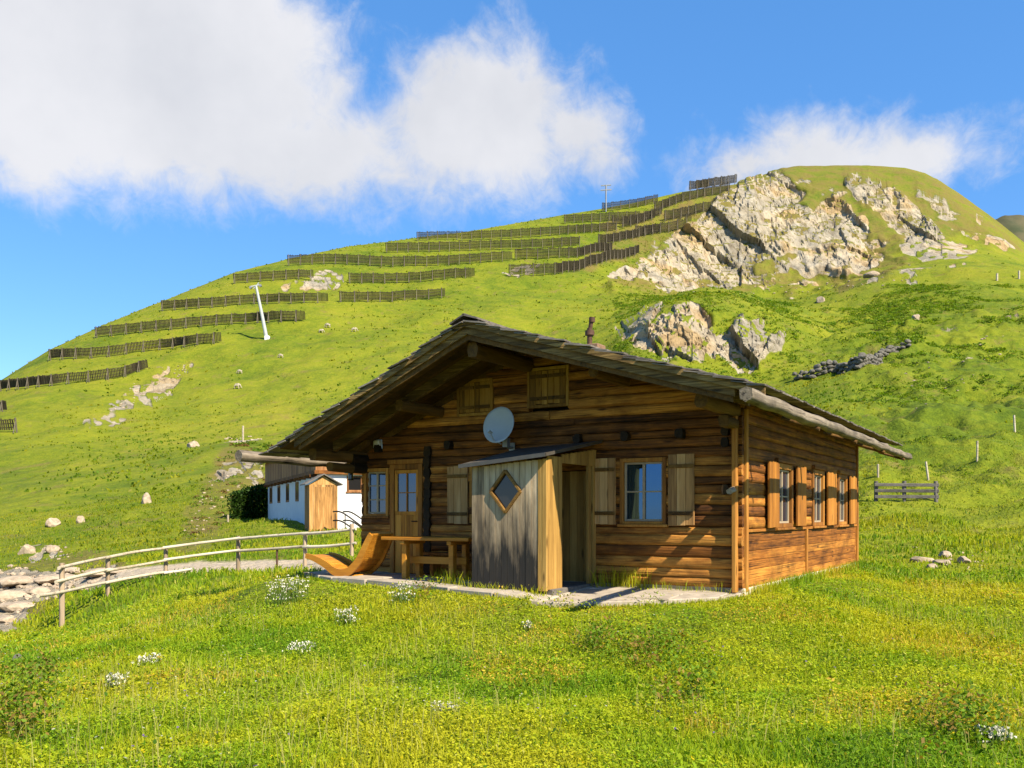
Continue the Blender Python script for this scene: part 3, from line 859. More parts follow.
# left and rear walls (mostly unseen, still closed)
mb = MB(); z = .06
while z < 2.35:
    h = rc.uniform(.17, .21)
    mb.log((XL+.075, .0, z+h/2), (XL+.075, LEN, z+h/2), .17, h, 8, 10, .008, 3.4, rng=rc); z += h+.003
mb.build('log_wall', M['sidelog'], cabin)
mb = MB(); z = .06
while z < 4.05:
    h = rc.uniform(.17, .21); lim = ZA-UND-(z+h)
    if lim < .05: break
    mb.log((max(XL, XA-lim/TL), LEN-.08, z+h/2), (min(0, XA+lim/TR), LEN-.08, z+h/2), .17, h, 8, 10, .008, 3.4, rng=rc); z += h+.003
mb.build('log_wall', M['log'], cabin)

# interlocking log ends
def log_end(x, z, L=.14, w=.14, h=.15):
    b = MB(); b.log((x, .02, z), (x, -L, z), w, h, 10, 2, .008, 5, rc.random()*.4, rng=rc); b.build('log_end', M['log_end'], cabin)
for x in (-7.20, -5.52, -2.83, -1.95, -.98): log_end(x, 2.50, rc.uniform(.10, .17))
z = .2
while z < 2.55:
    log_end(-6.03, z, rc.uniform(.05, .08), .15, .21); z += .2
for z in (1.60, 2.34, 2.52, 2.70): log_end(-.26+rc.uniform(-.01, .01), z, rc.uniform(.04, .1), .12, .15)
for z in (2.12, 2.30): log_end(-7.57, z, rc.uniform(.3, .5), .15, .18)
b = MB(); b.log((-.10, -.10, 1.60), (-.10, -.34, 1.56), .09, .09, 8, 2, .006, 2.4, .95, rng=rc); b.build('wooden_peg', M['greylog'], cabin)

# ---- roof
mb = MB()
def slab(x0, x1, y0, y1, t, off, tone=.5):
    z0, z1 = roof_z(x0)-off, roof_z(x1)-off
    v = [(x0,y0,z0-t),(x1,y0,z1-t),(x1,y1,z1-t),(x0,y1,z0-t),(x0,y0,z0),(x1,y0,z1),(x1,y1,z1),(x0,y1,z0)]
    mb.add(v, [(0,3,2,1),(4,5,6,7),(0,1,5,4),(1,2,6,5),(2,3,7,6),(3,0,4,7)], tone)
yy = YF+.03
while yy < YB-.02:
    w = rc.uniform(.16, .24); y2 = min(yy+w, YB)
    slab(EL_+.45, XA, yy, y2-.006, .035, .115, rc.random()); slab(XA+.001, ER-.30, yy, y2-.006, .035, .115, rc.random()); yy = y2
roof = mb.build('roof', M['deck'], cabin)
mb = MB()
for side in (-1, 1):
    tan = TL if side < 0 else TR
    ang = math.atan(tan); total = ((XA-EL_) if side < 0 else (ER-XA))/math.cos(ang)
    step = .235; n = int(total/step)+1
    for kx in range(n+1):
        d0 = kx*step-.18; d1 = min(d0+.44, total+rc.uniform(0, .03))
        if d1-d0 < .12: continue
        for layer in (0,):
            y = YF-.05
            while y < YB:
                w = rc.uniform(.13, .30); y2 = min(y+w, YB+.05)
                ya = y+(rc.uniform(-.05, .06) if y < YF else 0)
                a0 = max(d0, 0)-.01+rc.uniform(-.015, .015); a1 = d1+rc.uniform(-.025, .02)
                h0 = -.100+rc.uniform(-.004, .004); h1 = -.050+rc.uniform(-.006, .008); t = rc.uniform(.014, .024)
                vs = []
                for d, h in ((a0, h0), (a1, h1)):
                    for yq in (ya, y2-.006):
                        for tt in (0, t):
                            hx = h+tt
                            vs.append((XA+side*(d*math.cos(ang)+hx*math.sin(ang)), yq, ZA-d*math.sin(ang)+hx*math.cos(ang)))
                mb.add(vs, [(0,1,3,2),(4,6,7,5),(0,4,5,1),(2,3,7,6),(1,5,7,3),(0,2,6,4)], rc.random())
                y = y2
# ridge capping
y = YF-.06
while y < YB:
    y2 = y+rc.uniform(.5, .9)
    for side in (-1, 1):
        tan = TL if side < 0 else TR
        mb.add([(XA-side*.02, y, ZA+.03), (XA-side*.02, y2, ZA+.03), (XA+side*.26, y2, ZA+.02-.26*tan), (XA+side*.26, y, ZA+.02-.26*tan),
                (XA-side*.02, y, ZA), (XA-side*.02, y2, ZA), (XA+side*.26, y2, ZA-.01-.26*tan), (XA+side*.26, y, ZA-.01-.26*tan)],
               [(0,1,2,3),(7,6,5,4),(0,4,5,1),(1,5,6,2),(2,6,7,3),(3,7,4,0)], rc.random())
    y = y2-.02
mb.build('shingles', M['shingle'], roof)
def rake(x0, x1, y0, y1, top, bot, tone=.5):
    """board following the roof slope between two x, top/bot measured down from the roof plane"""
    b = MB()
    xs = [x0+(x1-x0)*i/10 for i in range(11)]
    vs = []
    for x in xs:
        wz = rc.uniform(-.008, .008)
        for y in (y0, y1):
            vs += [(x, y, roof_z(x)-bot+wz), (x, y, roof_z(x)-top+wz*.4)]
    fs = [(0,1,3,2), (40,42,43,41)]
    for i in range(10):
        a = i*4; c = a+4
        fs += [(a,c,c+1,a+1), (a+3,c+3,c+2,a+2), (a+1,c+1,c+3,a+3), (a+2,c+2,c,a)]
    b.add(vs, fs, tone); return b
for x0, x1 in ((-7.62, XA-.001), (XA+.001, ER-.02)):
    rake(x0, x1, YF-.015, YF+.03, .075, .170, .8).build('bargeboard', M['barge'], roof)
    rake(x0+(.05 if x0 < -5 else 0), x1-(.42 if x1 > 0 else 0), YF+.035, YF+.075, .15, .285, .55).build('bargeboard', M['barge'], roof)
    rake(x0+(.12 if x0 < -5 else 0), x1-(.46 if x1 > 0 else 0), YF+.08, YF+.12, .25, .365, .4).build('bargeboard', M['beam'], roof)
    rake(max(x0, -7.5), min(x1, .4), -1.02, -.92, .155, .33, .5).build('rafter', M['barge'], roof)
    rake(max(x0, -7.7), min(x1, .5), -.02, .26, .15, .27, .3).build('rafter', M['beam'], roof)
# lower left eave continues past the bargeboard
# purlins
def purlin(x, z, y0, y1, w=.17, h=.2):
    b = MB(); b.log((x, y0, z), (x, y1, z), w, h, 10, 12, .006, 4, .5, rng=rc); b.build('purlin', M['beam'], cabin)
purlin(XA, ZA-.50, -1.80, LEN, .2, .24)
purlin(-5.75, roof_z(-5.75)-.36, -1.25, LEN)
purlin(-1.95, roof_z(-1.95)-.36, -1.25, LEN)
purlin(XL+.06, 2.32, -1.45, LEN, .19, .22)
purlin(-.12, 2.82, -1.55, LEN, .19, .2)
b = MB(); b.log((XL+.06, -1.0, 2.11), (XL+.06, .1, 2.11), .17, .17, 10, 4, .008, 4, .4, rng=rc); b.build('corbel', M['beam'], cabin)
b = MB(); b.log((-.12, -.55, 2.62), (-.12, .1, 2.62), .17, .17, 10, 4, .008, 4, .5, rng=rc); b.build('corbel', M['beam'], cabin)
# rafters across the eaves
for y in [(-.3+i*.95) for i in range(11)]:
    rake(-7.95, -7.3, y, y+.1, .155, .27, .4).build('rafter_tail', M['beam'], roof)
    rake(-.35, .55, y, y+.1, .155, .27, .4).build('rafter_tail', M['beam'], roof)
# hollowed gutter logs on wooden hooks
def gutter(x, z, y0, y1, r):
    b = MB(); b.log((x, y0, z), (x, y1, z-.0), r*2, r*2, 14, 34, .014, 2.1, .6, rng=rc, taper=.12)
    return b.build('gutter_log', M['greylog'], cabin)
gutter(1.05, 2.61, -3.35, 10.15, .088)
gutter(-8.62, 2.27, -2.3, 10.1, .10)
for y in (.2, 3.1, 6.1, 8.9):
    b = MB(); b.log((.55, y, 2.69), (1.12, y, 2.49), .06, .07, 6, 3, .006, 2.4, rng=rc); b.build('gutter_hook', M['beam'], cabin)
    b = MB(); b.log((-8.0, y, 2.30), (-8.7, y, 2.13), .06, .07, 6, 3, .006, 2.4, rng=rc); b.build('gutter_hook', M['beam'], cabin)
# chimney pipe
CHX, CHY = -3.62, 2.0
b = MB(); b.box(CHX-.05, CHY-.18, 4.1, CHX+.26, CHY+.18, 4.50, .5); chim = b.build('chimney', M['brick'], roof, .015)
b = MB()
b.tube([(CHX, CHY, 4.4), (CHX+.0, CHY, 4.84)], .05, 12); b.tube([(CHX, CHY, 4.70), (CHX, CHY, 4.79)], .09, 12); b.tube([(CHX+.01, CHY, 4.82), (CHX+.05, CHY, 5.05)], .042, 10)
b.tube([(CHX+.05, CHY, 4.95), (CHX+.05, CHY, 5.04)], .058, 12)
b.build('flue_pipe', M['rust'], cabin)

# ---- windows and doors on the front
def window(x0, x1, z0, z1, nx=2, nz=2, wall='front', y=0.0, fw=.065, glass='glass', sash='white_paint', depth=.09, open_tilt=0):
    """frame (part) > pane, sash, sill ; local frame: across a, up z, outward n"""
    if wall == 'front': P = lambda a, n, z: (a, -n, z)
    else: P = lambda a, n, z: (n, a, z)
    def bx(b, a0, a1, n0, n1, c0, c1, tone=None):
        p, q = P(a0, n0, c0), P(a1, n1, c1)
        b.box(min(p[0], q[0]), min(p[1], q[1]), c0, max(p[0], q[0]), max(p[1], q[1]), c1, tone)
    b = MB(); o = .035
    bx(b, x0, x0+fw, -.12, o, z0, z1); bx(b, x1-fw, x1, -.12, o, z0, z1)
    bx(b, x0+fw, x1-fw, -.12, o-.004, z1-fw, z1); bx(b, x0+fw, x1-fw, -.12, o-.004, z0, z0+fw*.7)
    fr = b.build('window', M['frame'], cabin, .005)
    b = MB(); s = .035; a0, a1, c0, c1 = x0+fw+.002, x1-fw-.002, z0+fw*.7+.002, z1-fw-.002; n0, n1 = -.06, -.02
    bx(b, a0, a0+s, n0, n1, c0, c1); bx(b, a1-s, a1, n0, n1, c0, c1); bx(b, a0+s, a1-s, n0, n1-.002, c1-s, c1); bx(b, a0+s, a1-s, n0, n1-.002, c0, c0+s)
    for i in range(1, nx):
        m = a0+(a1-a0)*i/nx; w = .022 if nx == 2 else .012
        bx(b, m-w, m+w, n0+.003, n1+.004, c0+s, c1-s)
    for i in range(1, nz):
        m = c0+(c1-c0)*i/nz; bx(b, a0+s, a1-s, n0+.006, n1-.006, m-.012, m+.012)
    b.build('sash', M[sash], fr, .003)
    b = MB(); bx(b, a0+.01, a1-.01, -.055, -.045, c0+.01, c1-.01); b.build('pane', M[glass], fr)
    b = MB(); bx(b, x0-.03, x1+.03, -.02, .07, z0-.045, z0-.002); b.build('sill', M['frame'], fr, .006)
    b = MB(); bx(b, a0-.01, a1+.01, -.25, -.20, c0-.02, c1+.02); b.build('dark_room', M['dark'], fr)
    return fr
def shutter(x0, x1, z0, z1, mat, wall='front', n0=.02, n1=.055, tilt=0.0, name='shutter', boards=3, straps=True):
    """three boards, two straps; tilt opens the free edge"""
    b = MB(); w = (x1-x0)/boards
    H = Matrix.Identity(4)
    def put(bb, a0, a1, m0, m1, c0, c1, tone=None):
        if wall == 'front': bb.box(a0, -m1, c0, a1, -m0, c1, tone)
        else: bb.box(m0, a0, c0, m1, a1, c1, tone)
    for i in range(boards):
        put(b, x0+i*w+.002, x0+(i+1)*w-.002, n0, n1+rc.uniform(-.003, .003), z0+rc.uniform(-.008, .008), z1+rc.uniform(-.006, .006), rc.random())
    sh = b.build(name, mat, cabin, .004)
    for zf in (.17, .83):
        b = MB(); zz = z0+(z1-z0)*zf
        put(b, x0+.008, x1-.008, n1+.001, n1+.025, zz-.03, zz+.03)
        if straps: b.build('batten', M['beam'], sh, .004)
    if tilt:
        # swing about the edge at x0 (tilt>0) or x1 (tilt<0)
        px = x0 if tilt > 0 else x1
        if wall == 'front': piv = Vector((px, -n0, 0))
        else: piv = Vector((n0, px, 0))
        T = Matrix.Translation(piv) @ Matrix.Rotation(-abs(tilt) if tilt > 0 else abs(tilt), 4, 'Z') @ Matrix.Translation(-piv)
        if wall == 'front': T = Matrix.Translation(piv) @ Matrix.Rotation(-tilt, 4, 'Z') @ Matrix.Translation(-piv)
        sh.matrix_local = T
    return sh
window(-2.06, -1.24, 1.05, 2.14, 2, 2)
shutter(-2.56, -2.13, 1.04, 2.15, M['shutter']); shutter(-1.20, -.76, 1.03, 2.18, M['shutter'])
window(-7.60, -6.98, 1.18, 2.12, 2, 3, glass='deepglass')
shutter(-5.56, -5.10, 1.04, 2.10, M['shutter'])
# window behind the porch shutter
for x0, x1, z0, z1 in ((-5.36,-4.57,3.02,3.69), (-3.85,-3.02,3.08,3.79)):
    m_ = (x0+x1)/2
    b = MB(); f = .055
    b.box(x0,-.03,z0,x0+f,.1,z1); b.box(x1-f,-.03,z0,x1,.1,z1); b.box(x0+f,-.028,z1-f,x1-f,.1,z1); b.box(x0+f,-.028,z0,x1-f,.1,z0+f)
    b.build('shutter_frame', M['upshutter'], cabin, .005)
    shutter(x0+f+.004, m_-.004, z0+f+.006, z1-f-.006, M['upshutter'], n0=-.01, n1=.022)
    shutter(m_+.004, x1-f-.004, z0+f+.006, z1-f-.006, M['upshutter'], n0=-.01, n1=.022)
# glazed door
b = MB(); x0, x1, z1 = -6.93, -6.15, 2.18
b.box(x0,-.05,.05,x0+.10,.14,z1); b.box(x1-.10,-.05,.05,x1,.14,z1); b.box(x0+.1,-.047,z1-.1,x1-.1,.14,z1)
b.box(x0-.04,-.075,z1+.003,x1+.04,.05,z1+.09)
b.build('door_frame', M['frame'], cabin, .006)
b = MB(); a0, a1 = x0+.105, x1-.105
for i in range(4):
    w = (a1-a0)/4; b.box(a0+i*w+.002, -.01, .08, a0+(i+1)*w-.002, .04, 1.2, rc.random())
b.box(a0, -.02, 1.2, a1, .045, 1.27); b.box(a0, -.02, 2.0, a1, .045, 2.07); b.box(a0, -.018, 1.27, a0+.06, .045, 2.0); b.box(a1-.06, -.018, 1.27, a1, .045, 2.0)
dr = b.build('door', M['door'], cabin, .004)
b = MB(); b.box(a0+.06, .01, 1.27, a1-.06, .018, 2.0); b.build('pane', M['deepglass'], dr)
b = MB(); m_ = (a0+a1)/2; b.box(m_-.014, -.012, 1.27, m_+.014, .035, 2.0); b.box(a0+.06, -.008, 1.62, a1-.06, .03, 1.64); b.build('sash', M['frame'], dr, .003)
b = MB(); b.tube([(a1-.03, -.02, 1.08), (a1-.03, -.065, 1.08), (a1-.13, -.07, 1.08)], .010, 8); b.build('handle', M['iron'], dr)
b = MB(); b.box(a0-.1, .05, .05, a1+.1, .06, 2.1); b.build('dark_room', M['dark'], cabin)
# window hidden partly by the porch
b = MB(); b.box(-5.08,-.03,1.05,-5.02,.1,2.1); b.box(-5.02, -.028, 2.02, -4.3, .1, 2.1); b.build('window', M['frame'], cabin, .005)

# ---- side windows
window(1.86, 3.0, .98, 2.11, 2, 2, 'side', fw=.1, sash='white_paint', glass='deepglass')
window(4.57, 5.58, .98, 2.11, 2, 2, 'side', fw=.1, sash='white_paint', glass='deepglass')
window(6.97, 7.93, .98, 2.11, 2, 2, 'side', fw=.1, sash='white_paint', glass='deepglass')
for x0, x1, t in ((1.20, 1.80, 0), (3.08, 3.72, 0), (5.64, 6.46, 0), (7.98, 8.72, 0)):
    shutter(x0, x1, .99, 2.10, M['sideshutter'], 'side', .06, .10, t, boards=3, straps=False)
for a0, a1 in ((1.84, 3.02), (4.55, 5.60), (6.95, 7.95)):
    mb = MB(); mb.box(-.02, a0, 2.115, .075, a1, 2.19); mb.build('lintel', M['sidelog'], cabin, .006)

# ---- entrance porch
PX0, PX1, PD = -3.88, -2.50, 1.73
def porch_z(x): return 1.98+(x-PX0)*.075
b = MB(); n = 11; w = (PX1-.16-PX0)/n
dcx, dcz, dh, dw = -3.24, 1.57, .33, .275
for i in range(n):
    a, c = PX0+i*w+.003, PX0+(i+1)*w-.003
    zt = porch_z((a+c)/2)-.02; tone = rc.random(); y0 = -PD+rc.uniform(-.004, .004)
    # boards stop at the diamond opening
    def half(x): return dh*max(0, 1-abs(x-dcx)/dw)
    ha, hc = half(a), half(c)
    if ha <= 0 and hc <= 0:
        b.box(a, y0, .03+rc.uniform(-.02, .02), c, y0+.028, zt, tone)
    else:
        xs = [a]+([dcx] if a < dcx < c else [])+([dcx-dw] if a < dcx-dw < c else [])+([dcx+dw] if a < dcx+dw < c else [])+[c]
        for x_0, x_1 in zip(xs[:-1], xs[1:]):
            h0, h1 = half(x_0), half(x_1)
            for lo0, hi0, lo1, hi1 in ((.03, dcz-h0, .03, dcz-h1), (dcz+h0, zt, dcz+h1, zt)):
                prism(b, [(x_0, lo0), (x_1, lo1), (x_1, hi1), (x_0, hi0)], y0, y0+.028, tone)
b.build('porch_front', M['porch'], cabin)
b = MB()
for i in range(4):
    p = [(dcx, dcz+dh), (dcx+dw, dcz), (dcx, dcz-dh), (dcx-dw, dcz)]
    p0, p1 = p[i], p[(i+1) % 4]
    b.beam((p0[0], -PD-.012, p0[1]), (p1[0], -PD-.012, p1[1]), .045, .055, up=(0, 1, 0))
dia = b.build('diamond_window', M['beam'], cabin, .004)
b = MB(); prism(b, [(dcx, dcz+dh), (dcx+dw, dcz), (dcx, dcz-dh), (dcx-dw, dcz)], -PD+.012, -PD+.018); b.build('pane', M['dimglass'], dia)
# corner boards, right flank with the doorway, left flank
b = MB()
b.box(PX1-.158, -PD-.008, .03, PX1-.082, -PD+.03, porch_z(PX1)-.03, .6); b.box(PX1-.078, -PD-.012, .03, PX1-.004, -PD+.03, porch_z(PX1)-.02, .8)
for i in range(3):
    b.box(PX1-.028, -PD+.034+i*.155, .05, PX1, -PD+.034+(i+1)*.155-.005, porch_z(PX1)+.03, rc.random())
b.box(PX1-.05, -.13, .05, PX1, -.02, 2.3, .5); b.box(PX1-.05, -.30, .05, PX1-.005, -.20, 2.2, .4)
for i in range(8):
    b.box(PX1-.03, -PD+.5+i*.155, 2.02, PX1-.002, -PD+.5+(i+1)*.155-.004, 2.16+i*.02, rc.random())
b.build('porch_side', M['porch_in'], cabin, .003)
b = MB()
for i in range(11):
    b.box(PX0, -PD+.035+i*.153, .04, PX0+.026, -PD+.035+(i+1)*.153-.005, 1.97+i*.025, rc.random())
b.build('porch_side', M['porch_in'], cabin)
b = MB(); b.box(PX0+.1, -PD+.1, -.06, PX1+.05, -.02, .055, .5); b.build('threshold', M['greyfence'], cabin, .01)
# back wall of porch and the inner door standing ajar
b = MB()
for i in range(5):
    b.box(-3.28+i*.13, .03, .06, -3.28+(i+1)*.13-.004, .07, 1.95, rc.random())
b.build('door', M['porch_in'], cabin)
b = MB(); t = .032
pr = [(PX0-.16, -PD-.14, porch_z(PX0-.16)-.0), (PX1+.06, -PD-.16, porch_z(PX1)+.02), (PX1+.10, .02, 2.43), (PX0-.10, .02, 2.36)]
v = [(x, y, z) for x, y, z in pr]+[(x, y, z+t) for x, y, z in pr]
b.add(v, [(0,3,2,1),(4,5,6,7),(0,1,5,4),(1,2,6,5),(2,3,7,6),(3,0,4,7)], .5)
pr_o = b.build('porch_roof', M['lead'], cabin)
b = MB()
b.beam((pr[0][0], pr[0][1]-.004, pr[0][2]+.012), (pr[1][0], pr[1][1]-.004, pr[1][2]+.012), .02, .06)
b.beam((pr[1][0]+.004, pr[1][1], pr[1][2]+.014), (pr[2][0]+.004, pr[2][1], pr[2][2]+.014), .02, .05)
b.beam((pr[0][0]-.004, pr[0][1], pr[0][2]+.012), (pr[3][0]-.004, pr[3][1], pr[3][2]+.012), .02, .05)
b.build('metal_edge', M['metal_edge'], pr_o)

# ------------------------------------------------------------------ things fixed on or standing by the cabin
def cab_thing(name, lx, ly, lz, label, cat, rz=0.0, group=None):
    o = empty(name, tuple(cab_world(lx, ly, lz)), -ANG+rz); tag(o, label, cat, group); return o
# satellite dish
dish = cab_thing('satellite_dish', -4.16, -.02, 2.40, 'round pale grey satellite dish on the cabin front above the porch roof', 'satellite dish')
b = MB(); n = 28; rings = 7; Rd = .31
vs = [(0, 0, 0)]; fs = []
for sgn in (1,):
    for i in range(1, rings+1):
        r = i/rings
        for j in range(n):
            a = 2*math.pi*j/n; vs.append((r*Rd*math.cos(a), -.075*r*r, r*Rd*1.08*math.sin(a)))
    for j in range(n): fs.append((0, 1+(j+1) % n, 1+j))
    for i in range(rings-1):
        for j in range(n):
            a0 = 1+i*n+j; a1 = 1+i*n+(j+1) % n; fs.append((a0, a1, a1+n, a0+n))
b.add(vs, fs, .5, 0, True)
dsh = b.build('dish', M['dish'], dish)
sol = dsh.modifiers.new('solid', 'SOLIDIFY'); sol.thickness = .012
dsh.location = (-.03, -.34, .36); dsh.rotation_euler = (R_(-14), 0, R_(2))
b = MB(); b.tube([(0, 0, .0), (0, -.16, .0), (0, -.22, .06), (-.01, -.30, .32)], .022, 8); b.box(-.06, -.012, -.09, .06, .0, .09); b.box(-.05, -.25, .0, .05, -.15, .16)
b.build('bracket', M['steel'], dish)
b = MB(); b.tube([(-.03, -.33, .05), (-.05, -.52, .10), (-.06, -.66, .22)], .012, 8); b.tube([(-.06, -.60, .22), (-.06, -.70, .26)], .03, 10); b.build('receiver_arm', M['dish'], dish)
# wall lamps
lamp = cab_thing('wall_lantern', -7.66, -.02, 2.0, 'small teal lantern hanging at the left corner of the cabin', 'lantern')
b = MB(); b.tube([(0, 0, .16), (-.14, -.05, .2), (-.22, -.08, .16)], .012, 6); b.build('arm', M['iron'], lamp)
b = MB(); vs = []
for i, (r, z) in enumerate(((.02, .17), (.06, .13), (.12, .05), (.125, .03))):
    for j in range(12): vs.append((-.22+r*math.cos(j*math.pi/6), -.08+r*math.sin(j*math.pi/6), z))
b.add(vs, [tuple(range(12))]+[(i*12+j, (i+1)*12+j, (i+1)*12+(j+1) % 12, i*12+(j+1) % 12) for i in range(3) for j in range(12)]+[tuple(range(47, 35, -1))], .5)
b.build('lamp_shade', M['teal'], lamp)
b = MB(); b.tube([(-.22, -.08, .03), (-.22, -.08, -.08)], .05, 10); b.build('lamp_glass', M['dimglass'], lamp)
b = MB(); b.tube([(-.22, -.08, -.08), (-.22, -.08, -.11)], .06, 10); b.build('base_ring', M['iron'], lamp)
wl = cab_thing('wall_lamp', -7.22, -.02, 2.58, 'small cream bulkhead lamp on the logs above the glazed door window', 'lamp')
b = MB(); b.box(-.075, -.10, -.085, .075, .0, .085); b.build('lamp_glass', M['lamp_glass'], wl, .02)
b = MB(); b.box(-.09, -.02, -.10, .09, .012, .10); b.build('back_plate', M['dish'], wl, .01)

# terrace of pale slabs
def terrace():
    pts = [(-8.3,-.9),(-8.3,.05),(-7.67,.03),(-7.0,.03),(-.05,.03),(.02,-.2),(-.05,-.55),(-.6,-1.0),(-1.2,-1.6),(-1.9,-1.95),(-2.5,-2.2),(-3.4,-2.35),(-4.6,-1.95),(-6.0,-1.75),(-7.2,-1.6)]
    def tz(x, y):
        z = float(np.interp(x, [-8.5, -2.5, 0], [.10, .03, -.01]))
        return z-(.06*max(0, -y-.2) if x > -2.6 else .0)
    b = MB(); vs = [(x, y, tz(x, y)) for x, y in pts]; n = len(vs)
    # irregular slabs: split the apron in strips
    xs = np.array([p[0] for p in pts])
    lo = sorted([p for p in pts if p[1] < 0], key=lambda p: p[0])
    def edge(x): return float(np.interp(x, [p[0] for p in lo], [p[1] for p in lo]))
    x = -8.3
    while x < -.02:
        w = rc.uniform(.55, 1.0); x2 = min(x+w, .0)
        y = .04
        ye = min(edge(x), edge(x2)) if False else (edge(x)+edge(x2))/2
        while y > ye+.05:
            d = rc.uniform(.45, .85); y2 = max(y-d, ye)
            if y2-ye < .15: y2 = ye
            g = .012
            c = [(x+g, y2+g), (x2-g, y2+g), (x2-g, y-g), (x+g, y-g)]
            if y2 <= ye+.01: c = [(x+g, edge(x)+g), (x2-g, edge(x2)+g), (x2-g, y-g), (x+g, y-g)]
            c = [(p+rc.uniform(-.012, .012), q+rc.uniform(-.012, .012)) for p, q in c]
            dz = rc.uniform(-.008, .008)
            v = [(p, q, tz(p, q)-.12) for p, q in c]+[(p, q, tz(p, q)+dz) for p, q in c]
            b.add(v, [(0,3,2,1),(4,5,6,7),(0,1,5,4),(1,2,6,5),(2,3,7,6),(3,0,4,7)])
            y = y2
        x = x2
    o = b.build('terrace', M['concrete'], None, .012)
    o.location = tuple(CAB); o.rotation_euler = (0, 0, -ANG)
    tag(o, kind='structure')
    return pts
TERR = terrace()

# garden table
tb = cab_thing('wooden_table', -5.27, -.80, .06, 'orange brown timber table in front of the cabin door beside the porch', 'table')
b = MB()
for i in range(3): b.box(-.98, -.34+i*.23, .69, .92, -.34+(i+1)*.23-.006, .75, .3+.2*i)
b.build('tabletop', M['orange'], tb, .008)
for x in (-.52, .50):
    b = MB(); b.box(x-.05, -.26, .0, x+.05, -.14, .69, .5); b.box(x-.045, .14, .0, x+.045, .26, .69, .5); b.box(x-.048, -.32, .62, x+.048, .32, .686, .4); b.build('leg', M['orange'], tb, .008)
b = MB(); b.box(-.70, -.05, .27, .68, .01, .40, .45); b.build('stretcher', M['orange'], tb, .006)
bn = cab_thing('wooden_bench', -5.0, -.22, .06, 'low plank bench against the log wall behind the orange table', 'bench')
b = MB(); b.box(-.95, -.17, .40, .95, .16, .45); b.build('seat', M['frame'], bn, .006)
for x in (-.7, .7):
    b = MB(); b.box(x-.04, -.14, 0, x+.04, .12, .40); b.build('leg', M['frame'], bn, .006)
# curved lounger
lg = cab_thing('garden_lounger', -7.02, -.95, .05, 'curved orange wooden sun lounger at the left end of the cabin terrace', 'lounger', R_(4)); lg.scale = (.9, 1, 1)
prof = [(-.98,.34),(-.80,.31),(-.62,.25),(-.45,.18),(-.27,.08),(-.08,.035),(.10,.06),(.24,.15),(.37,.27),(.47,.42),(.56,.57),(.64,.70),(.68,.76)]
def cr(pts, n=5):
    out = []
    for i in range(len(pts)-1):
        p = [pts[max(i-1, 0)], pts[i], pts[i+1], pts[min(i+2, len(pts)-1)]]
        for k in range(n):
            t = k/n
            out.append(tuple(.5*((2*p[1][c])+(-p[0][c]+p[2][c])*t+(2*p[0][c]-5*p[1][c]+4*p[2][c]-p[3][c])*t*t+(-p[0][c]+3*p[1][c]-3*p[2][c]+p[3][c])*t**3) for c in range(len(pts[0]))))
    return out+[pts[-1]]
pc = cr(prof, 4)
for y in (-.34, .34):
    b = MB(); vs = []; m = len(pc)
    for i, (x, z) in enumerate(pc):
        p, q = pc[max(i-1, 0)], pc[min(i+1, m-1)]
        tx, tz = q[0]-p[0], q[1]-p[1]; l = math.hypot(tx, tz); nx, nz = -tz/l, tx/l
        hw = .045+.03*math.sin(math.pi*i/(m-1))
        for yy in (y-.02, y+.02):
            vs += [(x-nx*hw, yy, z-nz*hw+.045), (x+nx*hw, yy, z+nz*hw+.045)]
    fs = [(0,1,3,2), ((m-1)*4, (m-1)*4+2, (m-1)*4+3, (m-1)*4+1)]
    for i in range(m-1):
        a, c = i*4, i*4+4
        fs += [(a,c,c+1,a+1), (a+3,c+3,c+2,a+2), (a+1,c+1,c+3,a+3), (a+2,c+2,c,a)]
    b.add(vs, fs, .5); b.build('side_rail', M['orange'], lg)
b = MB()
for i in range(1, len(pc)-1, 1):
    (x, z), (x2, z2) = pc[i], pc[min(i+1, len(pc)-1)]
    a = math.atan2(z2-z, x2-x)
    T = Matrix.Translation((x, 0, z+.05)) @ Matrix.Rotation(-a, 4, 'Y')
    l = math.hypot(x2-x, z2-z)*.45
    b.box(-l, -.318, -.008, l, .318, .010, None, 0, T)
b.build('slats', M['orange'], lg)
for x_ in (-.30, .12):
    b = MB(); b.box(x_, -.3, -.01, x_+.07, .3, .05); b.build('foot', M['orange'], lg, .005)
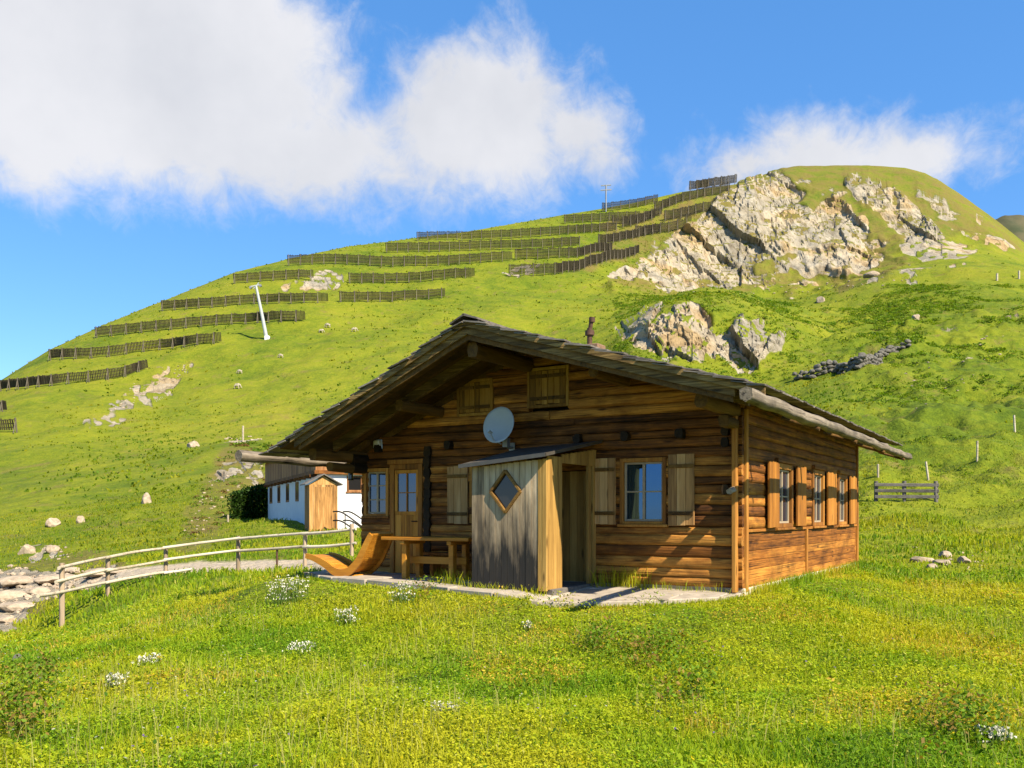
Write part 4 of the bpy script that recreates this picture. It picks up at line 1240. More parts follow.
# ================================================================== WHITE HOUSE behind the cabin
rh = random.Random(5)
def white_house():
    B = Vector((-9.02, 42.0, .62)); a = math.atan2(.383, .924)
    h = empty('white_farmhouse', tuple(B), a)          # local x = along gable face to the right, y = along the shaded long face
    tag(h, 'whitewashed farmhouse with a brown boarded upper floor beyond the rail fence', 'house')
    W, D, H = 7.0, 17.5, 2.6
    mb = MB()
    wins = [(5.45, 6.55), (8.7, 9.85), (12.0, 13.2), (15.4, 16.7)]
    # long face in pieces round the openings
    y = 0
    for p, q in wins+[(D, D)]:
        mb.box(0, y, -.6, .35, p, H); 
        if q > p: mb.box(0, p, -.6, .35, q, 1.30); mb.box(0, p, 2.32, .35, q, H)
        y = q
    mb.box(.35, 0, -.6, 1.35, .35, H); mb.box(2.1, 0, -.6, W, .35, H); mb.box(1.35, 0, -.6, 2.1, .35, 1.68); mb.box(1.35, 0, 2.42, 2.1, .35, H)
    mb.box(W-.35, .35, -.6, W, D, H); mb.box(.35, D-.35, -.6, W-.35, D, H)
    mb.build('wall', M['limewash'], h, .02)
    for p, q in wins:
        b = MB(); b.box(-.012, p, 1.30, .06, p+.12, 2.32); b.box(-.012, q-.12, 1.30, .06, q, 2.32); b.box(-.012, p+.12, 2.22, .06, q-.12, 2.32); b.box(-.012, p+.12, 1.30, .06, q-.12, 1.40); b.box(-.008, (p+q)/2-.05, 1.40, .05, (p+q)/2+.05, 2.22)
        f = b.build('window', M['barn'], h)
        b = MB(); b.box(.012, p+.11, 1.39, .022, q-.11, 2.23); b.build('pane', M['dimglass'], f)
    b = MB(); b.box(1.35,-.01,1.68,1.44,.1,2.42); b.box(2.01,-.01,1.68,2.1,.1,2.42); b.box(1.44,-.01,2.34,2.01,.1,2.42); b.box(1.44,-.01,1.68,2.01,.1,1.76); b.box(1.3,-.05,1.62,2.15,.1,1.677)
    f = b.build('window', M['barn'], h)
    b = MB(); b.box(1.42, .03, 1.74, 2.03, .04, 2.36); b.build('pane', M['dimglass'], f)
    # boarded upper floor with jettied beam
    b = MB(); y = -.15
    while y < D+.15:
        w = rh.uniform(.18, .3); b.box(-.14, y, H+.02, -.09, y+w-.012, H+1.30, rh.random()); y += w
    x = -.09
    while x < W+.1:
        w = rh.uniform(.18, .3); top = H+1.30+min(x+.1, W+.1-x)*.30
        b.box(x, -.14, H+.02, x+w-.012, -.09, top, rh.random()); x += w
    b.box(W+.09, -.1, H+.02, W+.14, D+.1, H+1.30); b.box(-.1, D+.1, H+.02, W+.1, D+.14, H+1.6)
    b.build('upper_boarding', M['barn'], h)
    b = MB(); b.box(-.2, -.2, H-.12, -.02, D+.2, H+.06, .2); b.box(-.02, -.2, H-.12, W+.2, -.02, H+.06, .3)
    for i in range(12): b.box(-.34, .3+i*1.5, H-.26, .1, .44+i*1.5, H-.122, .2)
    b.build('floor_beam', M['log'], h, .01)
    b = MB(); ov = .55; e = H+1.25
    for s in (-1, 1):
        xe = -.45 if s < 0 else W+.45
        v = [(xe, -ov, e), (W/2, -ov, e+(W/2+.45)*.30), (W/2, D+ov, e+(W/2+.45)*.30), (xe, D+ov, e)]
        v2 = [(x, y, z+.09) for x, y, z in v]
        b.add(v+v2, [(0,3,2,1),(4,5,6,7),(0,1,5,4),(1,2,6,5),(2,3,7,6),(3,0,4,7)], .5)
    b.build('roof', M['redroof'], h)
    # wooden wind porch at the corner
    b = MB(); px0, px1, py = -.62, .66, -1.25
    for i in range(7):
        w = (px1-px0)/7; b.box(px0+i*w, py, -.35, px0+(i+1)*w-.012, py+.04, 1.95, rh.random())
    for i in range(6):
        b.box(px0, py+.045+i*.2, -.35, px0+.04, py+.045+(i+1)*.2-.012, 1.95, rh.random()*.3); b.box(px1-.04, py+.045+i*.2, -.35, px1, py+.045+(i+1)*.2-.012, 1.95, rh.random())  # left side boards toned darker: shade put into their colour
    m_ = (px0+px1)/2
    b.add([(px0, py+.001, 1.95), (px1, py+.001, 1.95), (m_, py+.001, 2.35), (px0, py+.04, 1.95), (px1, py+.04, 1.95), (m_, py+.04, 2.35)], [(0,1,2),(5,4,3),(0,3,4,1),(1,4,5,2),(2,5,3,0)], .6)
    pp = b.build('wind_porch', M['boards'], h)
    b = MB()
    for s in (-1, 1):
        b.beam((m_, py-.12+.0, 2.40), (m_, .0, 2.40), .01, .01) if False else None
        xe = m_+s*.85
        v = [(xe, py-.15, 1.93), (m_, py-.15, 2.40), (m_, 0, 2.40), (xe, 0, 1.93)]
        v2 = [(x, y, z+.05) for x, y, z in v]
        b.add(v+v2, [(0,3,2,1),(4,5,6,7),(0,1,5,4),(1,2,6,5),(2,3,7,6),(3,0,4,7)], .5)
    b.build('porch_roof', M['greyfence'], pp)
    b = MB(); b.box(m_-.38, py-.02, -.3, m_+.38, py-.003, 1.85, .35); b.build('door', M['boards'], pp)
    return h, B, a
HOUSE, HB, HA = white_house()
def house_world(x, y): return Vector((HB.x+x*math.cos(HA)-y*math.sin(HA), HB.y+x*math.sin(HA)+y*math.cos(HA), 0))
# outdoor steps with pipe railings
p0 = house_world(.7, -1.6); st = empty('stair_flight', (p0.x, p0.y, 0.15), HA+R_(-35))
tag(st, 'pale steps with curved pipe railings below the white house porch', 'steps')
b = MB()
for i in range(6): b.box(.1+i*.27, -.55, -1.2, .1+(i+1)*.27, .55, .22-i*.17)
b.build('steps', M['concrete'], st, .01)
for y in (-.56, .56):
    b = MB()
    for dz in (.95, .55): b.tube(cr([(-.1, y, .25+dz), (.3, y, .22+dz), (.9, y, -.15+dz), (1.5, y, -.62+dz), (1.75, y, -.85+dz*.8)], 4), .034, 8)
    for x, z in ((0, .2), (.85, -.15), (1.65, -.75)): b.tube([(x, y, z-.4), (x, y, z+.93)], .025, 8)
    b.build('railing', M['iron'], st)

# ================================================================== RAIL FENCE along the path
rf = random.Random(9)
def put_post(b, P, h, r=.06, below=.25, lean=(0, 0), mat=0):
    b.log((P.x, P.y, P.z-below), (P.x+lean[0]*h, P.y+lean[1]*h, P.z+h), r*2, r*2, 8, 4, r*.08, 2.4, rng=rf, up=(0, 1, 0), mat=mat)
posts = []
for px, py, Y, top in ((62,629,21.8,563),(108,594,24.2,556),(166,573,26,547),(238,573,26.3,536),(305,562,25.2,532),(352,560,24.3,524)):
    X = (px-CX)/FPX*Y; zg = float(ground_z(X, Y)); zt = CZ+(HY-top)/FPX*Y
    posts.append((Vector((X, Y, zg)), zt-zg))
fence = empty('rail_fence', (posts[0][0].x, posts[0][0].y, posts[0][0].z))
tag(fence, 'bleached wooden rail fence running beside the gravel path to the cabin', 'fence')
f0 = fence.location.copy()
for P, h in posts:
    b = MB(); put_post(b, P-f0, h, .062 if P is posts[0][0] else .055, .4, (rf.uniform(-.02, .02), rf.uniform(-.02, .02))); b.build('post', M['fencepost'], fence)
def rail_pts(list_, dy=-.09):
    out = []
    for px, py in list_:
        xs = [CX+FPX*p.x/p.y for p, h in posts]; ys = [p.y for p, h in posts]
        Y = float(np.interp(px, xs, ys))+dy
        if px < xs[0]: Y = ys[0]+(ys[1]-ys[0])*(px-xs[0])/(xs[1]-xs[0])+dy
        out.append(world_at(px, py, Y)-f0)
    return out
for li in ([(59,568),(84,562),(108,557)],[(105,558),(135,552),(167,548)],[(163,548),(200,543),(240,538)],[(236,539),(270,536),(308,533)],[(303,534),(330,532),(356,529)],
           [(56,582),(84,575),(110,569)],[(105,571),(135,566),(168,560)],[(164,560),(200,555),(240,550)],[(236,551),(270,549),(308,546)],[(303,547),(330,546),(356,543)],
           [(38,596),(62,592),(108,582)],[(105,583),(135,577),(166,572)],[(164,573),(180,571),(192,569)]):
    p = rail_pts(li); b = MB()
    pp = cr([tuple(v) for v in p], 4)
    b.tube(pp, .044, 8, None, 0, .036); b.build('rail', M['rail'], fence)
# short iron stake between path and meadow
P = hit(277, 570, 20); b = MB(); b.tube([(0, 0, -.2), (0, 0, .62)], .03, 6); o = b.build('marker_stake', M['rust'], None); o.location = P
tag(o, 'short rusty stake at the edge of the gravel path', 'stake')

# ================================================================== grey paddock fence at the right and loose posts
def paddock():
    A = world_at(876, 500, 42.5); B = world_at(936, 500, 41.5)
    A.z = float(ground_z(A.x, A.y)); B.z = float(ground_z(B.x, B.y))
    o = empty('paddock_fence', tuple(A)); tag(o, 'weathered grey plank fence panel on the slope right of the cabin', 'fence')
    for t in (0, .48, 1):
        p = A.lerp(B, t); p.z = float(ground_z(p.x, p.y))-A.z
        b = MB(); b.log((p.x-A.x, p.y-A.y, p.z-.3), (p.x-A.x, p.y-A.y, p.z+.95), .17, .13, 8, 3, .008, 4, rng=rf, up=(0, 1, 0)); b.build('post', M['greyfence'], o)
    for z in (.22, .50, .78):
        b = MB(); q = B-A; b.beam((-.1, -.09, z), (q.x+.1, q.y-.09, q.z+z+rf.uniform(-.03, .03)), .04, .15); b.build('rail', M['greyfence'], o, .01)
paddock()
for px, py, top, lean, lab in ((878,479,466,0,'pale post behind the left end of the grey plank fence'),(929,480,462,-.18,'leaning pale post behind the right end of the grey plank fence'),
                          (977,461,441,.02,'upright pale post on the meadow slope right of the grey plank fence'),(1015,433,416,-.06,'pale post on the shrubby slope near the right edge of the view'),
                          (243,442,426,0,'white marker post on the ledge above the eroded bank'),(228,522,515,0,'short pale stake in front of the shaded bank by the white house'),
                          (997,281,274,0,'left of two thin posts on the far pasture below the peak'),(1019,279,271,0,'right of two thin posts on the far pasture below the peak')):
    P = hit(px, py, 20); h = (py-top)/FPX*P.y; r = max(.05, .0011*P.y)
    b = MB(); b.log((0, 0, -.3), (lean*h, 0, h), r*2, r*2, 8, 4, r*.06, 2.4, rng=rf, up=(0, 1, 0))
    o = b.build('wooden_post', M['rail'], None); o.location = P; tag(o, lab, 'post')

# ================================================================== ROCKS
def rock_mesh(b, c, sx, sy, sz, seed, mat=0, flat=.25, sub=3, blocky=.5):
    import bmesh
    bm = bmesh.new(); bmesh.ops.create_icosphere(bm, subdivisions=sub, radius=1)
    v = np.array([p.co[:] for p in bm.verts])
    # facets: cut by a few random planes
    r = np.random.default_rng(seed)
    for _ in range(9):
        n = r.normal(size=3); n /= np.linalg.norm(n); d = r.uniform(.62, .9)
        s = v @ n; k = np.maximum(s-d, 0); v = v-k[:, None]*n
    v = v*(1+.10*fbm(v[:, 0]*2.2+seed, v[:, 1]*2.2, v[:, 2]*2.2, 4, seed)[:, None])
    v[:, 2] = np.maximum(v[:, 2], -flat*2)
    a = r.uniform(0, 6.28); ca, sa = math.cos(a), math.sin(a)
    x, y = v[:, 0]*sx, v[:, 1]*sy
    V = np.stack([x*ca-y*sa+c[0], x*sa+y*ca+c[1], v[:, 2]*sz+c[2]], -1)
    F = [[l.index for l in f.verts] for f in bm.faces]; bm.free()
    b.add(V.tolist(), F, None, mat, False)
STONES = [  # px, py, width px, height px, label
 (28,553,17,10,'pale boulder on the slope at the far left behind the fence'),(53,551,13,7,'pale boulder right of the large one at the far left'),
 (147,503,13,11,'upright cream boulder on the bank left of the white house'),(53,526,14,9,'small grey boulder low on the left meadow'),(80,523,8,10,'narrow pale stone on the left meadow beside a small boulder'),
 (193,447,15,7,'flat white stone on the meadow above the eroded bank'),(18,662,12,9,'dark stone in the near meadow at the left edge'),
 (916,320,8,7,'lone grey boulder high on the rough right slope'),(873,277,16,6,'pale flat boulder on the far ledge below the peak'),(820,302,10,6,'lone pale boulder on the rough slope right of the mid outcrop')]
for i, (px, py, w, h, lab) in enumerate(STONES):
    P = hit(px, py, 8); k = P.y/FPX
    b = MB(); rock_mesh(b, (0, 0, h*k*.12), w*k*.58, w*k*.42, h*k*.8, 100+i)
    o = b.build('boulder', M['darkstone'] if i == 6 else M['stone'], None); o.location = P; tag(o, lab, 'boulder')
# sunken stones right of the cabin
labs = ['leftmost flat stone of the sunken pile right of the cabin', 'long flat stone in the middle of the sunken pile', 'small stone at the back of the sunken pile', 'rightmost stone of the sunken pile right of the cabin', 'low dark stone at the front of the sunken pile']
for i, (px, py, w, h) in enumerate(((921,562,22,9),(942,565,24,9),(945,557,18,8),(964,563,18,9),(932,568,16,6))):
    P = hit(px, py, 15); k = P.y/FPX
    b = MB(); rock_mesh(b, (0, 0, h*k*.15), w*k*.55, w*k*.35, h*k*.65, 200+i)
    o = b.build('flat_stone', M['stone'], None); o.location = P; tag(o, labs[i], 'stone', 'stones of the sunken pile')
# dry stone wall on the rough slope
def stone_wall():
    pts = [(793,381),(815,378),(838,374),(860,369),(880,360),(898,352),(912,346)]
    Ps = [hit(px, py, 60) for px, py in pts]
    O = Ps[0]; root = empty('dry_stone_wall', tuple(O)); tag(root, 'low dark dry stone wall climbing the rough slope behind the cabin', 'stone wall')
    b = MB(); k = 0; top = MB()
    for i in range(len(Ps)-1):
        A, B = Ps[i], Ps[i+1]; n = max(2, int((B-A).length/.8))
        for j in range(n):
            p = A.lerp(B, (j+.5)/n); p.z = float(ground_z(p.x, p.y))
            cour = 3 if 1 <= i <= 3 else 2
            for c in range(cour):
                s = rf.uniform(.5, .85); k += 1
                rock_mesh(b if c < cour-1 else top, (p.x-O.x+rf.uniform(-.2, .2), p.y-O.y-.2*0, p.z-O.z+.25+c*.62), s*.95, s*.7, s*.62, 300+k, sub=2)
    b.build('wall_stones', M['darkstone'], root); top.build('top_stones', M['darkstone'], root)
stone_wall()
# tumbled slabs of the bank beside the path, bottom left
k = 0
BANK = [(14,583,46,12),(60,580,44,10),(100,574,36,9),(8,597,40,13),(40,592,34,9),(18,608,36,11),(4,622,30,14),(84,588,26,7),(-12,574,44,10),(70,571,30,7),(120,571,26,6)]
blab = ['broad pale slab at the top left of the stone bank','pale slab in the middle of the stone bank under the fence','pale slab at the right end of the stone bank','thick pale block at the left edge of the stone bank','small slab under the left fence post in the stone bank','pale block halfway down the stone bank','lowest block of the stone bank at the left edge','thin slab beside the second fence post','slab of the stone bank cut by the left edge','thin slab along the top of the stone bank','rightmost thin slab of the stone bank by the path']
for i, (px, py, w, h) in enumerate(BANK):
    P = hit(px, py, 21); kk = P.y/FPX
    b = MB(); rock_mesh(b, (0, 0, h*kk*.02), w*kk*.62, w*kk*.42, h*kk*.6, 400+i)
    o = b.build('bank_slab', M['stone'], None); o.location = P; tag(o, blab[i], 'stone', 'stones of the bank by the path')

# ================================================================== SNOW FENCES on the hillside
SF = [
 ([(-40,397),(0,391),(50,386),(100,381),(130,377),(148,368)],10,'long lowest snow fence crossing the hill from the left edge'),
 ([(50,360),(100,358),(150,351),(222,343)],10,'second long snow fence above the lowest one'),
 ([(96,338),(150,332),(212,326),(256,323),(306,322)],10,'long snow fence passing behind the white lift pylon'),
 ([(162,311),(210,308),(256,304),(329,303)],9.5,'snow fence just above the one behind the white lift pylon'),
 ([(340,302.5),(390,302),(445,298)],9.5,'short snow fence in the middle hillside, lowest right of the pylon'),
 ([(234,284),(270,281),(314,279)],9,'short snow fence near the left skyline above a bare patch'),
 ([(288,266),(330,264),(390,267),(440,266),(512,261)],9.5,'longest upper snow fence starting at the left skyline'),
 ([(349,284),(410,283),(475,277)],9.5,'middle snow fence directly below the longest upper one'),
 ([(386,253),(440,252),(496,250),(540,249),(580,246)],9,'snow fence below the top row of the left crest'),
 ([(417,241),(440,240),(460,240)],8,'short snow fence breaking the skyline left of the crest'),
 ([(461,241),(496,239.5),(555,236),(617,231)],8.5,'long snow fence just under the crest skyline'),
 ([(564,224),(600,222),(640,220)],8,'snow fence on the crest left below the small mast'),
 ([(602,212),(630,209),(658,203)],8,'bluish snow fence standing on the skyline beside the small mast'),
 ([(689,192),(715,187),(737,182)],9,'highest snow fence on the skyline next to the rock peak'),
 ([(515,260),(580,258),(612,250)],9.5,'snow fence above the lowest right one, bending uphill'),
 ([(509,277),(562,275),(592,267),(639,254)],10.5,'lowest right snow fence bending uphill towards the cliff'),
 ([(635,238),(662,234),(691,227)],10,'snow fence nearest the foot of the left cliff'),
 ([(664,223),(690,217),(716,209)],10,'snow fence right beside the upper left cliff'),
 ([(622,230),(655,219)],10,'short steep brown snow fence in the crowded upper rows'),
 ([(598,246),(630,240),(660,232)],9,'snow fence on brown ground between the bending rows and the left cliff'),
 ([(612,225),(640,224),(662,214)],8,'short snow fence just below the crest rows left of the cliff'),
 ([(654,214),(680,203),(730,192)],9,'upper sloping snow fence running up to the rock peak'),
 ([(-30,434),(0,433),(19,432)],13,'short near snow fence low at the left edge'),
 ([(-20,414),(8,412)],10,'tiny snow fence stub at the left edge of the hill'),
]
def snow_fence(pts, hpx, lab):
    # work along the row in steps of about one metre
    Ps = []
    for (a, b_) in zip(pts[:-1], pts[1:]):
        n = max(2, int(abs(b_[0]-a[0])/3))
        for i in range(n): Ps.append(hit(a[0]+(b_[0]-a[0])*i/n, a[1]+(b_[1]-a[1])*i/n, 60))
    Ps.append(hit(*pts[-1], 60))
    # smooth depth
    Ys = np.array([p.y for p in Ps]); Xs = np.array([p.x for p in Ps])
    kk = 9; pad = np.pad(Ys, kk//2, mode='edge'); Ysm = np.convolve(pad, np.ones(kk)/kk, 'valid')
    Xs = Xs*Ysm/Ys
    O = Vector((Xs[0], Ysm[0], float(ground_z(Xs[0], Ysm[0]))))
    H = hpx/FPX*Ysm.mean()*1.08
    s = np.concatenate([[0], np.cumsum(np.hypot(np.diff(Xs), np.diff(Ysm)))])
    b = MB(); L = s[-1]; d = 0; i = 0
    def at(d): 
        x = float(np.interp(d, s, Xs)); y = float(np.interp(d, s, Ysm)); return Vector((x, y, float(ground_z(x, y))))
    post_i = 4.2
    while d < L:
        p = at(d)-O; q = at(min(L, d+.3))-O
        hh = H*(1-.10*((d % post_i)/post_i))*rf.uniform(.93, 1.03)
        ty = (q-p).normalized() if (q-p).length > 1e-6 else Vector((1, 0, 0))
        w = .24
        lo, hi = p+Vector((0, -.1, H*.16)), p+Vector((0, -.1-.22*H, hh))
        b.beam(lo, hi, w, .06, up=(0, -1, .2), tone=rf.random())
        d += .36
    for z in (.35, .62, .88):
        prev = None; d = 0
        while d < L:
            p = at(d)-O+Vector((0, -.02-.22*H*z, H*z))
            if prev is not None: b.beam(prev, p, .10, .14)
            prev = p; d += post_i
    d = .4
    while d < L:
        p = at(d)-O
        b.beam(p+Vector((0, -.2, -.6)), p+Vector((0, -.28-.22*H, H*1.0)), .2, .2, up=(0, -1, .2), tone=.95, mat=1)
        b.beam(p+Vector((0, -.3-.2*H, H*.72)), p+Vector((0, -.3-H*.45, -.3)), .12, .12, up=(1, 0, 0), tone=.95, mat=1)
        d += post_i
    o = b.build('snow_fence', [M['snowfence'], M['struttimber']], None); o.location = O
    tag(o, lab, 'snow fence', 'snow fences on the hillside')
for a in SF: snow_fence(*a)

# ================================================================== LIFT PYLON, MAST
def pylon():
    P = hit(267, 339, 100); k = P.y/FPX; H = 53*k; lean = -11*k
    o = empty('lift_pylon', tuple(P)); tag(o, 'tall white leaning ski lift pylon among the snow fences', 'pylon')
    b = MB(); b.tube([(0, 0, -.5), (lean*.5, 0, H*.5), (lean, 0, H)], 2.0*k, 12, .5, 0, 1.2*k); b.build('mast', M['pylon'], o)
    b = MB(); b.box(-2.4*k, -2.0*k, -1.0, 2.6*k, 2.0*k, 3*k); b.build('footing', M['limewash'], o, .1)
    b = MB(); b.beam((lean-6*k, 0, H-1*k), (lean+5*k, 0, H+1.2*k), .35, 1.3*k); b.beam((lean-2.5*k, 0, H-3*k), (lean+3*k, 0, H+3.2*k), .3, .9*k)
    b.build('crossarm', M['pylon'], o, .05)
    for dx, dz in ((-5.4, -1.8), (4.4, .2)):
        b = MB(); b.tube([(lean+dx*k, -.3, H+dz*k), (lean+dx*k, .3, H+dz*k)], 1.3*k, 10); b.beam((lean+dx*k, 0, H+dz*k), (lean+dx*k, 0, H+(dz-1.5)*k), .2, .3, up=(0, 1, 0)); b.build('sheave', M['steel'], o)
pylon()
def mast():
    P = hit(606, 212, 200); k = P.y/FPX; H = 27*k
    o = empty('summit_mast', tuple(P)); tag(o, 'small grey mast with crossbars standing on the crest skyline', 'mast')
    b = MB(); b.tube([(0, 0, -1), (0, 0, H)], .9*k*.8, 8); b.build('pole', M['steel'], o)
    for z, w in ((H*.97, 5), (H*.80, 5.5)):
        b = MB(); b.beam((-w*k, 0, z), (w*k, 0, z+.7*k), .5, .8*k); b.build('crossbar', M['steel'], o)
mast()

# ================================================================== GRAZING SHEEP
def sheep(px, py, flip, lab, s=1.0):
    P = hit(px, py, 60)
    o = empty('grazing_sheep', tuple(P), R_(180 if flip else 0)+rf.uniform(-.5, .5)); tag(o, lab, 'sheep', 'sheep grazing on the hillside')
    o.scale = (s*.8, s*.8, s*.8)
    me = bpy.data.meshes.new('body')
    J = [((0,0,.72),.26),((.32,0,.74),.27),((-.34,0,.73),.26),((.55,0,.76),.16),((.72,0,.55),.10),((.86,0,.26),.085),((.97,0,.12),.05),
         ((.34,.13,.45),.09),((.34,.13,.02),.045),((.34,-.13,.45),.09),((.36,-.13,.02),.045),((-.38,.13,.48),.11),((-.44,.13,.25),.05),((-.40,.13,.02),.045),((-.38,-.13,.48),.11),((-.46,-.13,.25),.05),((-.42,-.13,.02),.045),((-.62,0,.66),.05)]
    E = [(0,1),(0,2),(1,3),(3,4),(4,5),(5,6),(1,7),(7,8),(1,9),(9,10),(2,11),(11,12),(12,13),(2,14),(14,15),(15,16),(2,17)]
    me.from_pydata([j[0] for j in J], E, []); me.materials.append(M['fleece'])
    b = bpy.data.objects.new('body', me); COL.objects.link(b); b.parent = o
    sk = b.modifiers.new('skin', 'SKIN'); ss = b.modifiers.new('sub', 'SUBSURF'); ss.levels = 1; ss.render_levels = 1
    for i, (c, r) in enumerate(J): me.skin_vertices[0].data[i].radius = (r, r)
    me.skin_vertices[0].data[0].use_root = True
    for sy in (-1, 1):
        e = MB(); e.tube([(.80, sy*.06, .40), (.76, sy*.17, .38)], .035, 6, None, 0, .012); e.build('ear', M['fleece'], o)
SH = [(237,389,0,'white grazing animal lowest on the hillside, above the ledge post',1.5),(240,374,1,'cream grazing animal just above the lowest white one',1.25),
      (321,333,0,'left of the two white grazing animals below the short middle snow fence',1.35),(328,328,1,'right of the two white grazing animals below the short middle snow fence',1.6),
      (354,332,0,'tan grazing animal standing right of the white pair',1.5),(281,358,1,'small brownish grazing animal below the lift pylon',1.3)]
for px, py, fl, lab, s in SH: sheep(px, py, fl, lab, s)
# ================================================================== GRASS, HERBS, SHRUBS
rg = np.random.default_rng(77)
def exclude(x, y):
    """True where nothing grows: cabin, terrace, path, white house, bare rock"""
    lx, ly = cab_local(x, y)
    ex = (lx > -7.85) & (lx < .06) & (ly > -.02) & (ly < 9.35)
    tp = [(p[0]*.995, p[1]*(.95 if p[1] < 0 else 1)) for p in TERR]
    jit = fbm(x*1.7, y*1.7, oct=2, seed=91)*.16
    ex |= in_poly(lx+jit, ly+jit, tp)
    dx, dy = x-HB.x, y-HB.y
    hx = dx*math.cos(HA)+dy*math.sin(HA); hy = -dx*math.sin(HA)+dy*math.cos(HA)
    ex |= (hx > -.5) & (hx < 7.2) & (hy > -1.4) & (hy < 17.7)
    ex |= grid_at(path, x, y) > .35
    ex |= (grid_at(DRY, x, y) > .4) & (np.hypot(x, y) < 140) & (rg.uniform(0, 1, x.shape) < .65)
    ex |= grid_at(rock, x, y) > .55
    return ex
def scatter(n, r0, r1, half=R_(32.5), power=1.0):
    if r1 <= 24: n = int(n*44/33); half = R_(44)
    th = rg.uniform(-half, half, n)
    r = np.sqrt(rg.uniform(0, 1, n)**power*(r1*r1-r0*r0)+r0*r0)
    x, y = np.sin(th)*r, np.cos(th)*r
    k = ~exclude(x, y)
    return x[k], y[k], r[k]
PAL = np.array([(.15,.28,.010),(.27,.375,.011),(.36,.41,.012),(.44,.43,.018),(.060,.135,.007),(.46,.44,.08)])
def grass_cols(x, y, n, bright=1.0, rust=1.0):
    a = fbm(x*.35, y*.35, oct=4, seed=50); c = fbm(x*1.3+9, y*1.3, oct=3, seed=51)
    s = np.clip(1.6+a*2.7+c*1.5+rg.normal(0, .45, n), 0, 3.0)
    i = np.minimum(s.astype(int), 2); f = (s-i)[:, None]
    col = PAL[i]*(1-f)+PAL[i+1]*f
    dk = rg.uniform(0, 1, n) < .05+.12*np.clip(-c, 0, 1)
    col[dk] = PAL[4]
    st = rg.uniform(0, 1, n) < .035
    col[st] = PAL[5]
    # sorrel and dry seed heads in rusty drifts
    d = fbm(x*.55+40, y*.55-13, oct=3, seed=60)
    ru = (d > .26) & (rg.uniform(0, 1, n) < .30*rust)
    col[ru] = np.array([(.58,.40,.045)])*rg.uniform(.6, 1.2, (ru.sum(), 1))
    return col*rg.uniform(.84, 1.18, (n, 1))*bright
BV, BF3, BF4, BC = [], [], [], []
off = 0
def blades(x, y, h, w, col, lean=.45):
    global off
    n = len(x); z = ground_z(x, y)-.01
    a = rg.uniform(0, 2*math.pi, n); l = h*rg.uniform(.1, 1, n)*lean; b = rg.uniform(0, 2*math.pi, n)
    ca, sa = np.cos(a)*w/2, np.sin(a)*w/2
    lx, ly = np.cos(b)*l, np.sin(b)*l
    P = np.empty((n, 5, 3))
    P[:, 0] = np.stack([x-ca, y-sa, z], -1); P[:, 1] = np.stack([x+ca, y+sa, z], -1)
    P[:, 2] = np.stack([x-ca*.75+lx*.4, y-sa*.75+ly*.4, z+h*.6], -1); P[:, 3] = np.stack([x+ca*.75+lx*.4, y+sa*.75+ly*.4, z+h*.6], -1)
    P[:, 4] = np.stack([x+lx, y+ly, z+h*(1-.18*lean)], -1)
    base = off+np.arange(n)*5
    BV.append(P.reshape(-1, 3)); BF4.append(np.stack([base, base+1, base+3, base+2], -1)); BF3.append(np.stack([base+2, base+3, base+4], -1))
    BC.append(np.repeat(col, 5, 0)); off += n*5
def leaves(x, y, z, s, col, tilt=.7):
    global off
    n = len(x)
    a = rg.uniform(0, 2*math.pi, n); t = rg.uniform(-tilt, tilt, n); t2 = rg.uniform(-tilt, tilt, n)
    d = np.stack([np.cos(a)*np.cos(t), np.sin(a)*np.cos(t), np.sin(t)], -1)
    e = np.stack([-np.sin(a)*np.cos(t2), np.cos(a)*np.cos(t2), np.sin(t2)], -1)
    c = np.stack([x, y, z], -1); s = s[:, None]
    P = np.stack([c-d*s, c+e*s*.55, c+d*s, c-e*s*.55], 1)
    base = off+np.arange(n)*4
    BV.append(P.reshape(-1, 3)); BF4.append(np.stack([base, base+1, base+2, base+3], -1)); BC.append(np.repeat(col, 4, 0)); off += n*4
def flush(name, **kw):
    global off, BV, BF3, BF4, BC
    F = [np.concatenate(BF4)]+([np.concatenate(BF3)] if BF3 else [])
    o = mesh_np(name, np.concatenate(BV), F, M['grass'], np.concatenate(BC), False)
    BV, BF3, BF4, BC = [], [], [], []; off = 0
    tag(o, **kw); return o
DENS = fbm
for n, r0, r1, h0, h1, w0, w1 in ((62000,4.6,8.5,.04,.125,.005,.010),(66000,8.5,13.5,.05,.15,.007,.014),(76000,13,21,.06,.17,.011,.020),(48000,20,38,.10,.26,.022,.05),(70000,36,80,.08,.20,.03,.055)):
    x, y, r = scatter(n, r0, r1, R_(33))
    lx_, ly_ = cab_local(x, y); dt_ = box_dist(lx_, ly_, -8.3, 0, -2.1, 9.2)
    hm = (.8+.55*fbm(x*.5, y*.5, oct=3, seed=70))*(.35+.65*sstep(.2, 1.6, dt_))
    blades(x, y, rg.uniform(h0, h1, len(x))*hm, rg.uniform(w0, w1, len(x)), grass_cols(x, y, len(x), 1.0 if r1 < 30 else (.88 if r1 < 50 else .72), 1.0 if r1 < 22 else .1), .7)
# thin seed stalks rising above the sward
for n, r0, r1 in ((1900,4.8,9),(2600,9,15),(2200,15,22)):
    x, y, r = scatter(n*2, r0, r1, R_(33)); k = fbm(x*.45, y*.45, oct=3, seed=73) > .0; x, y = x[k][:n], y[k][:n]; m = len(x)
    lx_, ly_ = cab_local(x, y); dt_ = box_dist(lx_, ly_, -8.3, 0, -2.1, 9.2)
    hs = rg.uniform(.16, .36, m)*(.3+.7*sstep(.3, 1.8, dt_))
    blades(x, y, hs, rg.uniform(.003, .006, m), np.array([(.50,.46,.14)])*rg.uniform(.6, 1.1, (m, 1)), .45)
